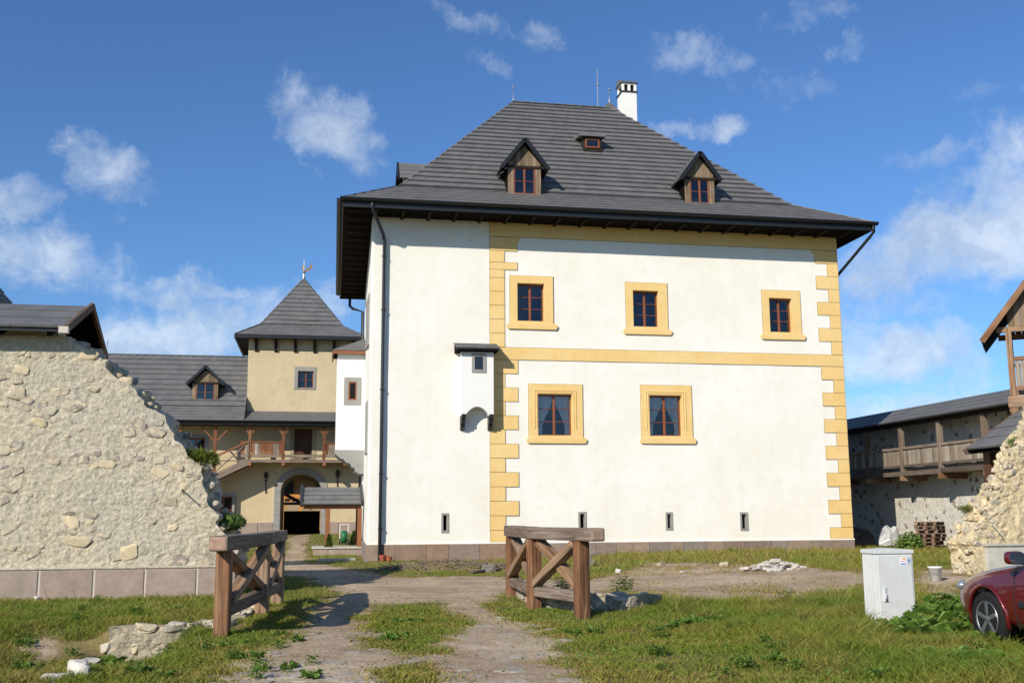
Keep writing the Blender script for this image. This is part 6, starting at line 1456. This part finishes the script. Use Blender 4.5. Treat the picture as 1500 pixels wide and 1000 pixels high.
# ---- grass
BLOCK = [(1.55, 37.45, 21, 52), (-16, 21.9, -1.5, 23.6), (14.2, 21.9, 30, 23.2), (-17, 60.9, 4, 68), (-.3, 43.9, 1.9, 46.7), (-3.7, 15.55, -1.0, 16.3), (24.4, 26, 30, 60), (cx0 - .60, cy0 - 1.0, cx0 + cw - .22, cy0 + .02), (cx0, cy0, cx0 + cw, cy0 + cd), (7.95, 8.2, 9.7, 12.2)]
def scatter(n, d0, d1, pw=1.0):
    d = d0 + (d1 - d0) * rng.random(n) ** pw; X = d * (rng.random(n) - .5) * 1.08
    c, s = cos(-YAW), sin(-YAW); u = X * c + d * s; v = -X * s + d * c
    ok = np.ones(n, bool)
    for a, b, e, f_ in BLOCK: ok &= ~((u > a) & (u < e) & (v > b) & (v < f_))
    m = dirtmask(u, v); patch = fbm(u, v, .8, 41, 3); scr = ss(.50, .62, fbm(u, v, 1.7, 91, 3)) * ss(4.2, 6, u) * ss(18, 20, v) * .55; ok &= rng.random(n) < np.clip(1.15 - m * 1.25, .02 + scr, 1) * np.clip(.45 + (patch - .28) * 2.2, .25, 1)
    return u[ok], v[ok], m[ok]
def zone(u, v):
    """blade length and colour weights: lush, dry"""
    # distance along the picture matters only through the ground itself
    weeds = ss(4.6, 6.0, u) * (1 - ss(17.5, 19.5, v)) ; strip = ss(2.6, 4.5, u) * ss(32.5, 34.5, v) * (1 - ss(37.4, 37.5, v)) * (1 - .7 * (1 - ss(6.3, 7.5, u)))
    yard = ss(7, 9, u) * ss(24, 27, v) * (1 - ss(32, 34, v)); left = (1 - ss(-1.7, -1.2, u)) * (1 - ss(21.8, 22.5, v)); lawn = ss(38, 41, v) * (1 - ss(2, 2.5, u))
    band = ss(4.2, 5.2, u) * ss(17.4, 18.5, v) * (1 - ss(20, 22, v))
    L = .045 + .10 * weeds * (.35 + 1.3 * fbm(u, v, .9, 81, 3)) + .075 * strip + .05 * yard + .035 * left + .02 * lawn + .08 * band
    lush = .42 + .12 * weeds + .25 * left - .22 * strip - .1 * yard + .5 * lawn; dry = .20 + .30 * strip + .15 * yard + .10 * band
    return L, lush, dry
def blades(name, label, n, d0, d1, pw, wmul, segs, lmul=1.0):
    u, v, m = scatter(n, d0, d1, pw); n = len(u); L, lush, dry = zone(u, v); z = H0(u, v) - .008
    pat = fbm(u, v, .7, 51, 4); pat2 = fbm(u, v, 2.2, 61, 3); big = fbm(u, v, 1.6, 71, 3)
    L = L * lmul * (.55 + .9 * rng.random(n)) * (.5 + 1.1 * big) * np.clip(1.1 - m, .45, 1)
    g = np.clip(lush + (pat - .5) * 2.2 + (rng.random(n) - .5) * .45 - m * .5, 0, 1); dr = np.clip(dry + .08 + (pat2 - .5) * 1.5 + m * .75 + (rng.random(n) - .5) * .35, 0, 1) * (rng.random(n) < .75)
    c1 = np.array([.225, .245, .032]); c2 = np.array([.135, .215, .022]); c3 = np.array([.42, .31, .105]); c4 = np.array([.32, .17, .07])
    col = c1 * (1 - g[:, None]) + c2 * g[:, None]; cd_ = np.where((rng.random(n) < .35)[:, None], c4, c3); col = col * (1 - dr[:, None] * .85) + cd_ * dr[:, None] * .85; col *= (.75 + .5 * rng.random(n))[:, None]
    a = rng.random(n) * 2 * pi; w = (.0035 + .0045 * rng.random(n)) * wmul; bend = L * (.5 + 1.1 * rng.random(n)); b = rng.random(n) * 2 * pi
    du, dv = np.cos(a) * w, np.sin(a) * w; bu, bv_ = np.cos(b) * bend, np.sin(b) * bend
    if segs == 2:
        P = np.stack([np.stack([u - du, v - dv, z], 1), np.stack([u + du, v + dv, z], 1), np.stack([u + du * .7 + bu * .3, v + dv * .7 + bv_ * .3, z + L * .6], 1), np.stack([u - du * .7 + bu * .3, v - dv * .7 + bv_ * .3, z + L * .6], 1), np.stack([u + bu, v + bv_, z + L], 1)], 1).reshape(-1, 3)
        i = np.arange(n)[:, None] * 5; F = np.concatenate([i + [0, 1, 2], i + [0, 2, 3], i + [3, 2, 4]], 1).reshape(-1, 3); k = 5
    else:
        P = np.stack([np.stack([u - du, v - dv, z], 1), np.stack([u + du, v + dv, z], 1), np.stack([u + bu, v + bv_, z + L], 1)], 1).reshape(-1, 3); F = np.arange(3 * n).reshape(-1, 3); k = 3
    me = npmesh(name, P, F, 3, M['grass'], cols=np.repeat(col, k, 0)); o = link(name, me); tag(o, label, 'grass', kind='stuff')
blades('grass', 'short rough grass and dry blades along the foreground track', 330000, 9.3, 18, .8, 1.0, 2)
blades('grass', 'rough grass around the railings and ruined walls', 190000, 17.5, 30, .8, 1.6, 1, 1.1)
blades('grass', 'tall yellowish grass before the manor and in the yard', 150000, 29, 60, .8, 2.6, 1, 1.25)
# small broad leaves among the grass
def litter(name, label, n, d0, d1, sz, zone_fn, cols, matk='grass', lift=.05):
    u, v, m = scatter(n, d0, d1, .8); k = zone_fn(u, v) > rng.random(len(u)); u, v = u[k], v[k]; n = len(u); z = H0(u, v) + rng.random(n) * lift
    a = rng.random(n) * 6.283; s = sz * (.5 + rng.random(n)); t1 = rng.normal(0, .35, n); t2 = rng.normal(0, .35, n); ca, sa = np.cos(a) * s, np.sin(a) * s
    P = np.stack([np.stack([u - ca, v - sa, z - t1 * s], 1), np.stack([u - sa * .5, v + ca * .5, z + t2 * s + s * .2], 1), np.stack([u + ca, v + sa, z + t1 * s], 1), np.stack([u + sa * .5, v - ca * .5, z - t2 * s + s * .2], 1)], 1).reshape(-1, 3)
    col = np.array(cols)[rng.integers(0, len(cols), n)] * (.7 + .6 * rng.random(n))[:, None]
    me = npmesh(name, P, np.arange(4 * n).reshape(-1, 4), 4, M[matk], cols=np.repeat(col, 4, 0)); o = link(name, me); tag(o, label, name.replace('_', ' '), kind='stuff')
litter('ground_cover', 'small-leaved green ground cover among the grass', 170000, 9.3, 24, .017, lambda u, v: .22 + .7 * ss(4.4, 6, u) * (1 - ss(17, 19, v)) + .45 * (1 - ss(-2, -1.2, u)), [(.11, .21, .025), (.15, .24, .035), (.20, .24, .035), (.08, .16, .02)])
# gravel and crumbs on the track
u, v = [], []
n = 14000; d = 9.3 + 33 * rng.random(n) ** 1.1; X = d * (rng.random(n) - .5) * 1.08; c, s = cos(-YAW), sin(-YAW); u = X * c + d * s; v = -X * s + d * c
k = (rng.random(n) < np.clip(dirtmask(u, v) * 1.1 - .1, 0, 1)); k &= ~((u > 1.6) & (v > 37.4)); u, v = u[k], v[k]; n = len(u)
s = (.006 + .02 * rng.random(n) ** 4) * (1 + v / 30); base = np.array([[1, 0, -.2], [-.5, .87, -.2], [-.5, -.87, -.2], [.15, .1, .6]])
a = rng.random(n) * 6.283; R_ = np.stack([np.stack([np.cos(a), -np.sin(a)], 1), np.stack([np.sin(a), np.cos(a)], 1)], 1)
xy = np.einsum('nij,kj->nki', R_, base[:, :2]) * (s * (.8 + .6 * rng.random(n)))[:, None, None]; P = np.concatenate([xy + np.stack([u, v], 1)[:, None, :], (H0(u, v)[:, None] + base[None, :, 2] * s[:, None] * 1.1)[..., None]], 2).reshape(-1, 3)
F = (np.arange(n)[:, None, None] * 4 + np.array([[0, 1, 3], [1, 2, 3], [2, 0, 3]])[None]).reshape(-1, 3)
gc = np.array([[.48, .41, .31], [.38, .31, .23], [.44, .38, .30], [.28, .22, .165]])[rng.integers(0, 4, n)]
me = npmesh('gravel', P, F, 3, M['grass'].copy(), cols=np.repeat(gc, 4, 0)); o = link('gravel', me); tag(o, 'fine gravel and crumbs scattered on the bare earth', 'gravel', kind='stuff')

# tall dry stalks above the grass
n = 3600; u, v, m = scatter(n, 9.8, 36, .9); w = .12 + .88 * ss(4.6, 6.2, u); k = w > rng.random(len(u)); u, v = u[k], v[k]; n = len(u); z = H0(u, v)
L = (.12 + .22 * rng.random(n) ** 2) ; a = rng.random(n) * 6.283; b = rng.random(n) * 6.283; wd_ = .0012 + .00010 * v; lean_ = L * (.3 + .7 * rng.random(n))
P = np.stack([np.stack([u - np.cos(a) * wd_, v - np.sin(a) * wd_, z], 1), np.stack([u + np.cos(a) * wd_, v + np.sin(a) * wd_, z], 1), np.stack([u + np.cos(b) * lean_ * .7 + np.cos(a) * wd_ * 1.8, v + np.sin(b) * lean_ * .7 + np.sin(a) * wd_ * 1.8, z + L * .8], 1), np.stack([u + np.cos(b) * lean_, v + np.sin(b) * lean_, z + L], 1), np.stack([u + np.cos(b) * lean_ * .7 - np.cos(a) * wd_ * 1.8, v + np.sin(b) * lean_ * .7 - np.sin(a) * wd_ * 1.8, z + L * .8], 1)], 1).reshape(-1, 3)
i = np.arange(n)[:, None] * 5; F = np.concatenate([i + [0, 1, 2], i + [0, 2, 4], i + [4, 2, 3]], 1).reshape(-1, 3)
cs = np.array([[.34, .26, .11], [.28, .25, .08], [.30, .24, .10], [.20, .22, .05]])[rng.integers(0, 4, n)]
me = npmesh('dry_stalks', P, F, 3, M['grass'], cols=np.repeat(cs, 5, 0)); o = link('dry_stalks', me); tag(o, 'thin dry seed stalks standing above the rough grass', 'grass', kind='stuff')
